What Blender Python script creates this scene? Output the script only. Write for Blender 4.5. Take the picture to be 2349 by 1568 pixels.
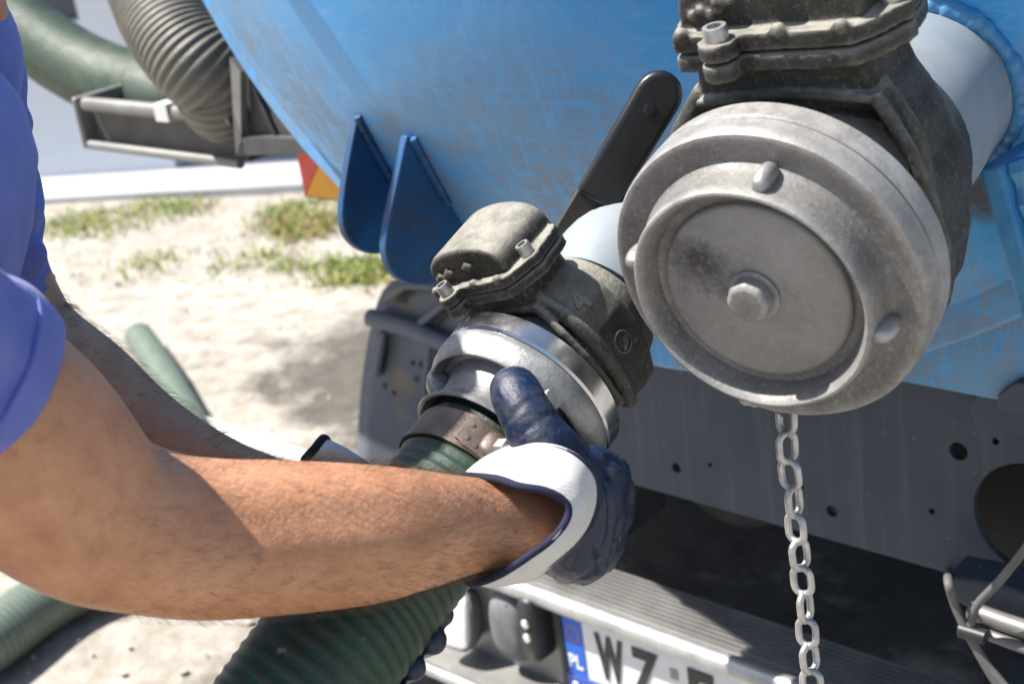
import bpy, bmesh, math, random
from math import radians as RAD, sin, cos, pi, sqrt, hypot
from mathutils import Vector as V, Matrix, noise

for o in list(bpy.data.objects): bpy.data.objects.remove(o)
SC = bpy.context.scene
COL = SC.collection
random.seed(7)

# ------------------------------------------------------------------ camera
IW, IH = 2349.0, 1568.0                  # measuring grid used for the survey of the photograph
FOV = RAD(39.6)
FL = IW/2/math.tan(FOV/2)
YAW, PITCH, ROLL = RAD(134.4), RAD(22.0), RAD(8.0)
CP = V((0, 0, 1.53))
CF = V((cos(YAW)*cos(PITCH), sin(YAW)*cos(PITCH), -sin(PITCH)))
_r = V((sin(YAW), -cos(YAW), 0)); _u = _r.cross(CF)
CR = _r*cos(ROLL) - _u*sin(ROLL)
CU = _u*cos(ROLL) + _r*sin(ROLL)
cam = bpy.data.cameras.new('camera'); cam_o = bpy.data.objects.new('camera', cam); COL.objects.link(cam_o)
cam.sensor_width = 36; cam.angle = FOV; cam.clip_start = .02; cam.clip_end = 400
M = Matrix((CR, CU, -CF)).transposed().to_4x4(); M.translation = CP
cam_o.matrix_world = M
SC.camera = cam_o
cam.dof.use_dof = True; cam.dof.focus_distance = 1.10; cam.dof.aperture_fstop = 8.0

# ------------------------------------------------------------------ sky, sun, exposure
SUN_AZ, SUN_EL = RAD(213), RAD(60)
SUN = V((cos(SUN_AZ)*cos(SUN_EL), sin(SUN_AZ)*cos(SUN_EL), sin(SUN_EL)))
world = bpy.data.worlds.new('World'); SC.world = world; world.use_nodes = True
nt = world.node_tree; bg = nt.nodes['Background']
sky = nt.nodes.new('ShaderNodeTexSky'); sky.sky_type = 'NISHITA'; sky.sun_disc = False
sky.sun_elevation = SUN_EL; sky.sun_rotation = pi/2 - SUN_AZ
sky.air_density = 1.0; sky.dust_density = 1.5; sky.ozone_density = 1.0
nt.links.new(sky.outputs[0], bg.inputs[0]); bg.inputs[1].default_value = .085
sl = bpy.data.lights.new('sun', 'SUN'); sl.energy = 5.0; sl.angle = RAD(.6); sl.color = (1, .955, .89)
so = bpy.data.objects.new('sun', sl); COL.objects.link(so)
so.rotation_euler = SUN.to_track_quat('Z', 'Y').to_euler(); so.location = (-3, -3, 8)
SC.view_settings.view_transform = 'Standard'; SC.view_settings.look = 'None'
SC.view_settings.gamma = 1; SC.view_settings.exposure = 1.02
SC.view_settings.use_curve_mapping = False
SC.render.engine = 'CYCLES'; SC.cycles.use_denoising = True
SC.cycles.max_bounces = 6; SC.cycles.caustics_reflective = False; SC.cycles.caustics_refractive = False

# survey helpers: a sight line of the photograph met with a real plane or distance
def ray(x, y): return CF + CR*((x-IW/2)/FL) - CU*((y-IH/2)/FL)
def at(x, y, d): return CP + ray(x, y)*d
def onX(x, y, X): r = ray(x, y); return CP + r*((X-CP.x)/r.x)
def onY(x, y, Y): r = ray(x, y); return CP + r*((Y-CP.y)/r.y)
def onZ(x, y, Z=0): r = ray(x, y); return CP + r*((Z-CP.z)/r.z)

# ------------------------------------------------------------------ materials
MATS = {}
class N:
    def __init__(s, name):
        m = bpy.data.materials.new(name); m.use_nodes = True
        s.m = m; s.t = m.node_tree; s.b = s.t.nodes['Principled BSDF']; MATS[name] = m
        s._tc = None
    def node(s, k, **kw):
        n = s.t.nodes.new(k)
        for a, b in kw.items(): setattr(n, a, b)
        return n
    def link(s, a, b): s.t.links.new(a, b)
    def co(s):
        if s._tc is None: s._tc = s.node('ShaderNodeNewGeometry')
        return s._tc.outputs['Position']
    def mapped(s, scale=(1, 1, 1), rot=(0, 0, 0)):
        mp = s.node('ShaderNodeMapping'); s.link(s.co(), mp.inputs[0])
        mp.inputs['Scale'].default_value = scale; mp.inputs['Rotation'].default_value = rot
        return mp.outputs[0]
    def noise(s, scale, detail=4, rough=.6, dist=0, vec=None):
        n = s.node('ShaderNodeTexNoise'); s.link(vec or s.co(), n.inputs['Vector'])
        n.inputs['Scale'].default_value = scale; n.inputs['Detail'].default_value = detail
        n.inputs['Roughness'].default_value = rough; n.inputs['Distortion'].default_value = dist
        return n.outputs[0]
    def ramp(s, v, stops):
        r = s.node('ShaderNodeValToRGB'); s.link(v, r.inputs[0])
        el = r.color_ramp.elements
        while len(el) < len(stops): el.new(.5)
        for e, (p, c) in zip(el, stops):
            e.position = p; e.color = (c, c, c, 1) if not isinstance(c, tuple) else (*c, 1)
        return r.outputs[0]
    def math(s, op, a, b=None):
        n = s.node('ShaderNodeMath', operation=op); n.use_clamp = False
        for i, x in enumerate((a, b)):
            if x is None: continue
            if isinstance(x, (int, float)): n.inputs[i].default_value = x
            else: s.link(x, n.inputs[i])
        return n.outputs[0]
    def mix(s, f, a, b, mode='MIX'):
        n = s.node('ShaderNodeMix', data_type='RGBA', blend_type=mode)
        for i, x in ((0, f), (6, a), (7, b)):
            if isinstance(x, (int, float)): n.inputs[i].default_value = x
            elif isinstance(x, tuple): n.inputs[i].default_value = (*x, 1)
            else: s.link(x, n.inputs[i])
        return n.outputs[2]
    def attr(s, name):
        n = s.node('ShaderNodeAttribute', attribute_name=name); return n.outputs['Fac']
    def upness(s):
        if s._tc is None: s.co()
        n = s.node('ShaderNodeSeparateXYZ'); s.link(s._tc.outputs['Normal'], n.inputs[0]); return n.outputs[2]
    def posz(s):
        n = s.node('ShaderNodeSeparateXYZ'); s.link(s.co(), n.inputs[0]); return n.outputs
    def bump(s, h, strength=.3, dist=.002):
        n = s.node('ShaderNodeBump'); s.link(h, n.inputs['Height'])
        n.inputs['Strength'].default_value = strength; n.inputs['Distance'].default_value = dist
        prev = s.b.inputs['Normal'].links
        if prev: s.link(prev[0].from_socket, n.inputs['Normal'])
        s.link(n.outputs[0], s.b.inputs['Normal'])
    def set(s, col=None, rough=None, metal=None, spec=None):
        for k, x in (('Base Color', col), ('Roughness', rough), ('Metallic', metal), ('Specular IOR Level', spec)):
            if x is None: continue
            i = s.b.inputs[k]
            if isinstance(x, (int, float)): i.default_value = x
            elif isinstance(x, tuple): i.default_value = (*x, 1)
            else: s.link(x, i)
        return s

def simple(name, col, col2, scale=20, rough=.6, metal=0, bump=.2, bdist=.001, bscale=None, spec=.5, detail=6):
    n = N(name); f = n.ramp(n.noise(scale, detail), [(.32, 0.), (.68, 1.)])
    n.set(n.mix(f, col, col2), rough, metal, spec)
    if bump: n.bump(n.noise(bscale or scale*6, 5), bump, bdist)
    return n

# blue paint, dusty and wiped
def blue_paint():
    n = N('blue_paint')
    z = n.posz()
    d1 = n.noise(2.2, 6, .6, .4)
    # dirt film gathers on the lower half of the tank end
    low = n.math('ADD', n.math('MULTIPLY', n.math('SUBTRACT', 1.325, z[2]), 3.8), n.math('MAXIMUM', n.math('MULTIPLY', n.math('SUBTRACT', -1.22, z[0]), 1.6), 0.))
    film = n.math('ADD', low, n.math('MULTIPLY', n.math('SUBTRACT', d1, .5), 2.4))
    film = n.math('SUBTRACT', film, n.math('MAXIMUM', n.math('MULTIPLY', n.math('ADD', z[0], .72), 3.5), 0.))
    film = n.ramp(film, [(.12, 0.04), (.62, .86)])
    # wipe marks: contour lines of stretched noises
    wipes = None
    for i, (sc, rot, w) in enumerate((((17, 6, 4.5), .5, .026), ((6, 5, 22), -.55, .022), ((24, 6, 6), 1.2, .022), ((6, 4, 7), .2, .014), ((5, 6, 40), .95, .02), ((34, 8, 7), -.3, .02))):
        q = n.noise(1.0, .9, .5, .35, n.mapped(sc, (0, rot, i*.7)))
        q = n.math('ABSOLUTE', n.math('SUBTRACT', q, .5))
        q = n.math('MULTIPLY', n.ramp(q, [(0., 1.), (w*1.8, 0.)]), n.ramp(n.noise(1., 3, .6, 0, n.mapped((sc[0]*9, sc[1]*5, sc[2]*9), (0, rot, i*.7))), [(.34, .3), (.58, 1.)]))
        mk = n.ramp(n.noise(5.5+i, 2, .5, 0, n.mapped((1, 1, 1), (0, 0, i+1.3))), [(.40, 0.), (.50, 1.)])
        q = n.math('MULTIPLY', q, mk)
        wipes = q if wipes is None else n.math('MAXIMUM', wipes, q)
    broad = n.ramp(n.noise(1., 3, .6, 1.2, n.mapped((9, 6, 4), (0, .6, 0))), [(.45, 0.), (.72, .55)])
    film2 = n.math('MULTIPLY', film, n.math('SUBTRACT', 1., n.math('MAXIMUM', wipes, broad)))
    paint = n.mix(n.ramp(n.noise(3, 4), [(.3, 0.), (.7, 1.)]), (.016, .29, .68), (.030, .36, .78))
    dust = n.mix(n.ramp(n.noise(14, 5), [(.3, 0.), (.7, 1.)]), (.165, .205, .25), (.245, .28, .315))
    c = n.mix(n.math('MULTIPLY', film2, .93), paint, dust)
    haze = n.ramp(n.noise(3.1, 7, .7, .5), [(.42, 0.), (.68, .5)])
    c = n.mix(haze, c, (.19, .32, .45))
    fs = None
    for i, (sc, rot) in enumerate((((60, 9, 7), .55), ((9, 8, 70), -.35), ((75, 10, 9), -.8), ((44, 9, 8), 1.1), ((8, 8, 50), .5))):
        q = n.math('ABSOLUTE', n.math('SUBTRACT', n.noise(1.0, 1.0, .5, .5, n.mapped(sc, (0, rot, i*1.1))), .5))
        q = n.math('MULTIPLY', n.ramp(q, [(0., 1.), (.03, 0.)]), n.ramp(n.noise(4.2, 4, .6, 0, n.mapped((1, 1, 1), (0, i+.4, 0))), [(.48, 0.), (.60, .75)]))
        fs = q if fs is None else n.math('MAXIMUM', fs, q)
    c = n.mix(fs, c, (.10, .36, .68))
    # mud spots and splashes
    spots = n.ramp(n.noise(110, 3, .6), [(.63, 0.), (.69, .85)])
    patch = n.ramp(n.noise(6, 4, .7), [(.56, 0.), (.70, 1.)])
    c = n.mix(n.math('MULTIPLY', spots, patch), c, (.17, .14, .11))
    brown = n.ramp(n.noise(9, 8, .75, .6), [(.50, 0.), (.70, .6)])
    c = n.mix(n.math('MULTIPLY', brown, film), c, (.20, .165, .13))
    mp = n.node('ShaderNodeVectorMath', operation='DISTANCE'); n.link(n.co(), mp.inputs[0]); mp.inputs[1].default_value = onY(2222, 475, 1.12)
    rd = n.math('ADD', mp.outputs['Value'], n.math('MULTIPLY', n.math('SUBTRACT', n.noise(40, 5, .7), .5), .05))
    c = n.mix(n.ramp(n.math('DIVIDE', rd, .045), [(.35, .9), (1., 0.)]), c, (.075, .045, .02))
    runs = n.ramp(n.noise(1., 4, .6, .3, n.mapped((40, 40, 2.2))), [(.56, 0.), (.72, .22)])
    c = n.mix(runs, c, (.33, .33, .33))
    n.set(c, n.ramp(film2, [(0., .33), (1., .62)]), 0, .45)
    n.bump(n.noise(160, 3), .12, .001)
    sp = n.ramp(n.noise(120, 2), [(.70, 0.), (.76, 1.)])
    n.bump(sp, .5, .0012)
    n.bump(n.noise(7, 3), .10, .02)
blue_paint()
def blue_edge():
    n = N('blue_bracket_paint')
    f = n.ramp(n.noise(9, 6, .7), [(.35, 0.), (.7, 1.)])
    c = n.mix(f, (.010, .062, .165), (.020, .115, .28))
    r = n.ramp(n.noise(13, 7, .75, .5), [(.47, 0.), (.66, .8)])
    c = n.mix(r, c, (.045, .042, .040))
    n.set(c, .5, 0, .45); n.bump(n.noise(80, 4), .25, .001)
blue_edge()
def pipe_paint():
    n = N('pale_blue_pipe_paint')
    f = n.ramp(n.noise(8, 6, .7), [(.35, 0.), (.7, 1.)])
    c = n.mix(f, (.21, .25, .285), (.29, .315, .33))
    r = n.ramp(n.noise(15, 8, .8, .5), [(.54, 0.), (.70, .65)])
    c = n.mix(r, c, (.22, .19, .145))
    n.set(c, .55, 0, .4); n.bump(n.noise(60, 4), .3, .001)
pipe_paint()
def weld():
    n = N('blue_weld_paint')
    f = n.ramp(n.noise(18, 5), [(.4, 0.), (.7, 1.)])
    c = n.mix(f, (.035, .20, .42), (.09, .27, .45))
    r = n.ramp(n.noise(26, 4), [(.68, 0.), (.74, .8)])
    n.set(n.mix(r, c, (.16, .11, .06)), .38); n.bump(n.noise(70, 3), .5, .002)
weld()
def cast_iron():
    n = N('dusty_cast_metal')
    f = n.ramp(n.noise(16, 8, .75), [(.34, 0.), (.68, 1.)])
    c = n.mix(f, (.015, .015, .0135), (.048, .045, .037))
    # dry dust on up-facing metal, its pale tone also painting the sunlit tops
    up = n.ramp(n.upness(), [(.36, 0.), (.78, 1.)])
    patches = n.ramp(n.noise(34, 8, .8, .3), [(.34, .35), (.56, 1.)])
    c = n.mix(n.math('MULTIPLY', n.math('MULTIPLY', up, patches), .85), c, n.mix(n.noise(120, 5, .7), (.24, .227, .183), (.40, .38, .32)))
    pale = n.ramp(n.noise(22, 9, .85), [(.56, 0.), (.72, .55)])
    c = n.mix(pale, c, (.11, .104, .088))
    grit = n.ramp(n.noise(330, 3, .7), [(.56, 0.), (.70, .6)])
    c = n.mix(grit, c, (.18, .17, .145))
    pn = n.ramp(n._tc.outputs['Pointiness'], [(.505, 0.), (.56, .7)]); c = n.mix(n.math('MULTIPLY', pn, n.ramp(n.noise(45, 5, .7), [(.35, .2), (.6, 1.)])), c, (.25, .24, .205))
    n.set(c, n.ramp(n.noise(60, 4), [(.3, .5), (.7, .8)]), .1, .45)
    n.bump(n.noise(300, 5, .7), .55, .0018); n.bump(n.noise(70, 4, .6), .3, .003)
cast_iron()
def cap_alloy():
    n = N('dull_cast_aluminium')
    f = n.ramp(n.noise(12, 9, .78), [(.33, 0.), (.68, 1.)])
    c = n.mix(f, (.125, .119, .110), (.245, .236, .222))
    st = n.ramp(n.noise(17, 7, .75, .4), [(.56, 0.), (.70, .7)])
    c = n.mix(st, c, (.085, .078, .068))
    tan = n.ramp(n.noise(8, 6, .7), [(.58, 0.), (.72, .5)])
    c = n.mix(tan, c, (.27, .235, .185))
    fine = n.ramp(n.noise(300, 4, .7), [(.52, 0.), (.70, .55)])
    c = n.mix(fine, c, (.36, .35, .335))
    pit = n.ramp(n.noise(210, 3, .6), [(.66, 0.), (.72, .8)])
    c = n.mix(pit, c, (.06, .056, .05))
    pn = n.ramp(n._tc.outputs['Pointiness'], [(.505, 0.), (.56, .75)]); c = n.mix(n.math('MULTIPLY', pn, n.ramp(n.noise(45, 5, .7), [(.35, .2), (.6, 1.)])), c, (.40, .39, .375))
    n.set(c, n.ramp(n.noise(60, 4), [(.3, .40), (.7, .68)]), .2, .5)
    n.bump(n.noise(360, 4, .7), .35, .0014); n.bump(n.noise(60, 4), .2, .002)
cap_alloy()
def disc_alloy():
    n = N('stained_cap_disc')
    f = n.ramp(n.noise(9, 8, .7), [(.3, 0.), (.72, 1.)])
    c = n.mix(f, (.20, .192, .18), (.36, .35, .33))
    # two smeared grease stains of their own shape on the disc
    for ctr, sx, amt in ((at(1592, 640, .922), .034, .95), (at(1872, 650, .922), .024, .85), (at(1850, 580, .922), .020, .75), (at(1765, 575, .922), .020, .7)):
        mp = n.node('ShaderNodeVectorMath', operation='DISTANCE'); n.link(n.co(), mp.inputs[0]); mp.inputs[1].default_value = ctr
        d = n.math('ADD', mp.outputs['Value'], n.math('MULTIPLY', n.math('SUBTRACT', n.noise(48, 6, .7), .5), .075))
        k = n.ramp(n.math('DIVIDE', d, sx), [(.25, amt), (1., 0.)])
        c = n.mix(k, c, (.06, .056, .05))
    fine = n.ramp(n.noise(300, 4, .7), [(.52, 0.), (.70, .5)])
    c = n.mix(fine, c, (.37, .36, .345))
    n.set(c, .6, .15, .5); n.bump(n.noise(300, 5, .75), .6, .002); n.bump(n.noise(60, 4), .4, .003)
disc_alloy()
def cast_alu():
    n = N('bright_cast_aluminium')
    f = n.ramp(n.noise(28, 8, .75), [(.34, 0.), (.66, 1.)])
    c = n.mix(f, (.25, .25, .245), (.46, .46, .45))
    d = n.ramp(n.noise(45, 6, .75), [(.62, 0.), (.72, .75)])
    c = n.mix(d, c, (.13, .115, .095))
    n.set(c, n.ramp(n.noise(60, 4), [(.3, .34), (.7, .58)]), .6, .5)
    k2 = n.ramp(n.noise(260, 4, .75), [(.55, 0.), (.70, .6)]); n.link(n.mix(k2, c, (.20, .19, .17)), n.b.inputs['Base Color'])
    n.bump(n.noise(300, 5, .7), .4, .0015); n.bump(n.noise(70, 4), .25, .002)
cast_alu()
def steel():
    n = N('machined_steel')
    f = n.ramp(n.noise(30, 6, .7), [(.3, 0.), (.7, 1.)])
    c = n.mix(f, (.50, .51, .52), (.66, .67, .68))
    k = n.ramp(n.noise(90, 4, .7), [(.70, 0.), (.76, .8)])
    c = n.mix(k, c, (.14, .13, .12))
    n.set(c, n.ramp(n.noise(50, 4), [(.3, .16), (.7, .30)]), 1, .5)
    n.bump(n.noise(120, 4), .12, .0006)
steel()
simple('galvanised_steel', (.36, .36, .355), (.56, .555, .54), 90, .46, .75, .25, .0008)
simple('bolt_steel', (.34, .34, .33), (.52, .51, .49), 80, .42, .8, .3, .0008)
simple('rusty_band_steel', (.085, .066, .055), (.19, .15, .125), 45, .5, .45, .4, .001)
simple('black_grip_rubber', (.008, .008, .009), (.022, .022, .022), 25, .36, 0, .15, .001)
simple('worn_dark_bar', (.035, .031, .027), (.085, .070, .054), 22, .6, .3, .35, .001)
simple('blackened_frame', (.018, .018, .019), (.045, .045, .045), 8, .7, 0, .2)
def beam():
    n = N('grey_frame_paint')
    f = n.ramp(n.noise(5, 8, .7), [(.3, 0.), (.7, 1.)])
    c = n.mix(f, (.038, .050, .072), (.060, .074, .100))
    s = n.ramp(n.noise(1., 4, .6, .2, n.mapped((50, 50, 3))), [(.5, 0.), (.75, .35)])
    c = n.mix(s, c, (.14, .145, .155))
    w = n.ramp(n.noise(130, 3, .6), [(.66, 0.), (.75, .6)])
    c = n.mix(n.math('MULTIPLY', w, n.ramp(n.noise(9, 3), [(.45, 0.), (.6, 1.)])), c, (.42, .42, .42))
    r = n.ramp(n.noise(4.5, 6, .7), [(.66, 0.), (.76, .55)])
    c = n.mix(r, c, (.27, .21, .15))
    n.set(c, .62, .1, .4); n.bump(n.noise(120, 4), .2, .001)
beam()
simple('worn_aluminium_step', (.20, .195, .185), (.34, .335, .32), 14, .5, .5, .2, .001)
simple('bright_aluminium_lip', (.33, .33, .325), (.50, .50, .49), 30, .42, .6, .2, .001)
simple('rib_shadow_aluminium', (.22, .21, .20), (.42, .41, .40), 40, .6, .4, .2, .001)
simple('tray_metal', (.055, .055, .055), (.11, .108, .104), 10, .55, .5, .2, .001)
simple('tray_rail_metal', (.18, .176, .168), (.28, .272, .26), 12, .5, .5, .2, .001)
simple('dark_bracket_metal', (.050, .050, .053), (.095, .093, .093), 9, .6, .2, .2, .001)
def mudguard_mat():
    n = N('mudguard_plastic')
    c = n.mix(n.ramp(n.noise(7, 8, .7), [(.3, 0.), (.7, 1.)]), (.095, .112, .14), (.165, .18, .205))
    for ctr, sx, amt in ((onY(912, 880, 1.60), .045, .8), (onY(925, 690, 1.60), .05, .6), (onY(918, 950, 1.60), .03, .5)):
        mp = n.node('ShaderNodeVectorMath', operation='DISTANCE'); n.link(n.co(), mp.inputs[0]); mp.inputs[1].default_value = ctr
        d = n.math('ADD', mp.outputs['Value'], n.math('MULTIPLY', n.math('SUBTRACT', n.noise(28, 5, .7), .5), .07))
        c = n.mix(n.ramp(n.math('DIVIDE', d, sx), [(.3, amt), (1., 0.)]), c, (.24, .185, .13))
    n.set(c, .6, 0, .4); n.bump(n.noise(90, 4), .25, .002)
mudguard_mat()
simple('rust_patch', (.20, .13, .08), (.32, .245, .17), 30, .8, 0, .3, .001)
simple('red_reflective', (.75, .055, .045), (.85, .10, .08), 20, .4, 0, 0)
simple('amber_reflective', (.86, .36, .010), (.92, .44, .02), 20, .4, 0, 0)
simple('plate_white', (.72, .73, .74), (.80, .80, .80), 30, .4, 0, 0)
simple('plate_blue', (.012, .11, .55), (.02, .14, .62), 30, .4, 0, 0)
simple('plate_black', (.012, .012, .012), (.03, .03, .03), 30, .45, 0, 0)
simple('plate_orange', (.62, .22, .02), (.68, .26, .03), 30, .45, 0, 0)
simple('holder_blue', (.045, .09, .42), (.06, .12, .50), 30, .4, 0, 0)
simple('grey_rubber', (.12, .125, .13), (.19, .195, .20), 20, .7, 0, .2)
simple('lamp_lens', (.62, .63, .60), (.72, .72, .69), 60, .18, 0, .25, .0015)
simple('lamp_led', (.85, .85, .9), (.9, .9, .95), 60, .1, .6, 0)
simple('tyre_rubber', (.018, .018, .019), (.05, .048, .046), 14, .85, 0, .3)
simple('cable_sheath', (.085, .085, .083), (.15, .147, .14), 22, .6, 0, .2)
simple('painted_hole_shade', (.012, .012, .013), (.02, .02, .02), 20, .8, 0, 0)  # near-black standing in for the shade inside the beam's big hole
def hose_mat(name, g1, g2, ridge, stain=.5):
    n = N(name)
    rib = n.attr('rib')
    g = n.mix(n.ramp(n.noise(24, 6, .7), [(.3, 0.), (.7, 1.)]), g1, g2)
    k = n.math('MULTIPLY', n.ramp(rib, [(.25, 0.), (.8, 1.)]), n.ramp(n.noise(16, 7, .75, .3), [(.36, .2), (.62, 1.)]))
    c = n.mix(k, g, ridge)
    d = n.ramp(n.noise(60, 5, .75), [(.60, 0.), (.72, stain)])
    c = n.mix(d, c, (.03, .03, .028))
    sc = n.ramp(n.noise(1, 4, .6, 0, n.mapped((60, 90, 60))), [(.68, 0.), (.74, .5)])
    c = n.mix(sc, c, (.30, .30, .27))
    n.set(c, n.ramp(n.noise(30, 4), [(.3, .32), (.7, .55)]), 0, .5)
    n.bump(n.noise(180, 6, .75), .6, .002)
hose_mat('dark_green_hose', (.006, .022, .015), (.010, .066, .030), (.036, .043, .037), .5)
hose_mat('grey_green_hose', (.030, .055, .036), (.06, .095, .065), (.12, .14, .11), .2)
hose_mat('tan_ribbed_hose', (.085, .08, .06), (.14, .125, .10), (.235, .215, .18), .2)
hose_mat('pale_green_hose', (.085, .125, .095), (.13, .17, .135), (.19, .215, .175), .25)
simple('white_plastic', (.55, .55, .53), (.62, .62, .60), 6, .5, 0, 0)
def skin():
    n = N('skin')
    f = n.ramp(n.noise(28, 7, .65), [(.3, 0.), (.7, 1.)])
    c = n.mix(f, (.43, .195, .095), (.59, .305, .168))
    m = n.ramp(n.noise(75, 4, .6), [(.52, 0.), (.70, .45)])
    c = n.mix(m, c, (.33, .135, .075))
    q = n.ramp(n.noise(9, 3), [(.45, 0.), (.7, .4)])
    c = n.mix(q, c, (.50, .225, .15))
    n.set(c, n.ramp(n.noise(60, 4), [(.3, .34), (.7, .50)]), 0, .5)
    n.b.inputs['Subsurface Weight'].default_value = .12
    n.b.inputs['Subsurface Radius'].default_value = (1, .35, .2); n.b.inputs['Subsurface Scale'].default_value = .008
    fr = n.ramp(n.noise(190, 4, .7), [(.56, 0.), (.70, .28)]); n.link(n.mix(fr, c, (.32, .135, .075)), n.b.inputs['Base Color'])
    n.bump(n.noise(330, 4, .65), .4, .002); n.bump(n.noise(60, 4), .25, .004)
skin()
simple('dark_hair', (.012, .009, .007), (.03, .022, .016), 60, .5, 0, 0)
simple('arm_hair_strand', (.06, .036, .02), (.22, .14, .08), 40, .45, 0, 0)
def cloth(name, a, b, weave=900, w=.25, fold=16):
    n = N(name)
    f = n.ramp(n.noise(fold, 5), [(.3, 0.), (.7, 1.)])
    n.set(n.mix(f, a, b), .9, 0, .2)
    n.b.inputs['Sheen Weight'].default_value = .15
    n.bump(n.noise(weave, 2), w, .0006)
    return n
cloth('blue_shirt_cotton', (.12, .145, .42), (.175, .20, .50), 500, .5)
cloth('work_trousers', (.03, .035, .05), (.05, .055, .075))
cloth('shoe_leather', (.03, .025, .02), (.06, .05, .04))
def knit():
    n = N('white_knit')
    st = n.ramp(n.noise(24, 6, .7), [(.54, 0.), (.74, .45)])
    c = n.mix(st, (.60, .595, .58), (.36, .335, .30))
    n.set(c, .95, 0, .15)
    rib = n.node('ShaderNodeTexWave', wave_type='BANDS', bands_direction='X'); n.link(n.mapped((1, 1, 1), (0, 0, .6)), rib.inputs['Vector'])
    rib.inputs['Scale'].default_value = 170; rib.inputs['Distortion'].default_value = 1.2; rib.inputs['Detail'].default_value = 1
    n.bump(rib.outputs['Fac'], .16, .0006); n.bump(n.noise(700, 3), .3, .0006)
knit()
def rubber():
    n = N('navy_glove_coating')
    c = n.mix(n.ramp(n.noise(22, 6, .7), [(.35, 0.), (.68, 1.)]), (.002, .008, .030), (.005, .020, .066))
    d = n.ramp(n.noise(70, 9, .82, .4), [(.48, 0.), (.64, .85)])
    big = n.ramp(n.noise(13, 4), [(.38, .1), (.62, 1.)])
    c = n.mix(n.math('MULTIPLY', d, big), c, (.055, .054, .052))
    n.set(c, n.ramp(n.noise(45, 5), [(.3, .24), (.7, .55)]), 0, .45)
    n.bump(n.noise(340, 5, .75), .35, .0015); n.bump(n.noise(30, 3, .5, .8), .35, .006)
rubber()
simple('navy_hem', (.006, .007, .028), (.010, .013, .045), 200, .85, 0, .4, .0006)
def sand():
    n = N('pale_sand')
    a = n.noise(1.6, 8, .65); b = n.noise(14, 8, .7)
    c = n.mix(n.ramp(a, [(.3, 0.), (.7, 1.)]), (.36, .335, .295), (.46, .435, .395))
    c = n.mix(n.ramp(b, [(.40, 0.), (.62, .75)]), c, (.25, .215, .17))
    # damp soil spilt beside the mudguard; under the truck, its shade painted into the sand
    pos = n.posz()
    damp_and_shade = None
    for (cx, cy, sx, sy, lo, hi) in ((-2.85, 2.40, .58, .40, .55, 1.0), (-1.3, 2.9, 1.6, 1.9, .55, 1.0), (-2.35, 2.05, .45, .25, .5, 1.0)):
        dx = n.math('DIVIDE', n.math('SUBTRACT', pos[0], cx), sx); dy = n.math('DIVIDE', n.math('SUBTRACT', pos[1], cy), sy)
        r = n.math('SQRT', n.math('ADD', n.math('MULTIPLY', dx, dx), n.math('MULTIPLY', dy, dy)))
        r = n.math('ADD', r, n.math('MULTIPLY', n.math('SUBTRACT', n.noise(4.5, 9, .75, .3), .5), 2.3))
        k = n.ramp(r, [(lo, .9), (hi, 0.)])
        damp_and_shade = k if damp_and_shade is None else n.math('MAXIMUM', damp_and_shade, k)
    c = n.mix(damp_and_shade, c, n.mix(n.ramp(b, [(.35, 0.), (.65, 1.)]), (.055, .049, .044), (.125, .112, .095)))
    n.set(c, .95, 0, .2)
    n.bump(n.noise(9, 8, .7), .6, .03); n.bump(n.noise(90, 5), .5, .004)
sand()
simple('grass_blade', (.17, .28, .04), (.40, .40, .11), 5.5, .6, 0, 0)
simple('dry_grass_blade', (.36, .27, .12), (.48, .32, .20), 8, .7, 0, 0)
simple('pebble_stone', (.34, .31, .265), (.48, .45, .395), 40, .9, 0, .3)
simple('paving_concrete', (.36, .365, .375), (.44, .445, .45), 3, .9, 0, .2, .004)
simple('white_plaster', (.66, .69, .74), (.71, .735, .775), 1.5, .9, 0, .2, .003, 40)
simple('dark_window_frame', (.05, .06, .08), (.08, .09, .11), 6, .4, 0, 0)
n = N('window_glass'); n.set((.03, .04, .055), .05, 0, .6)

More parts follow.
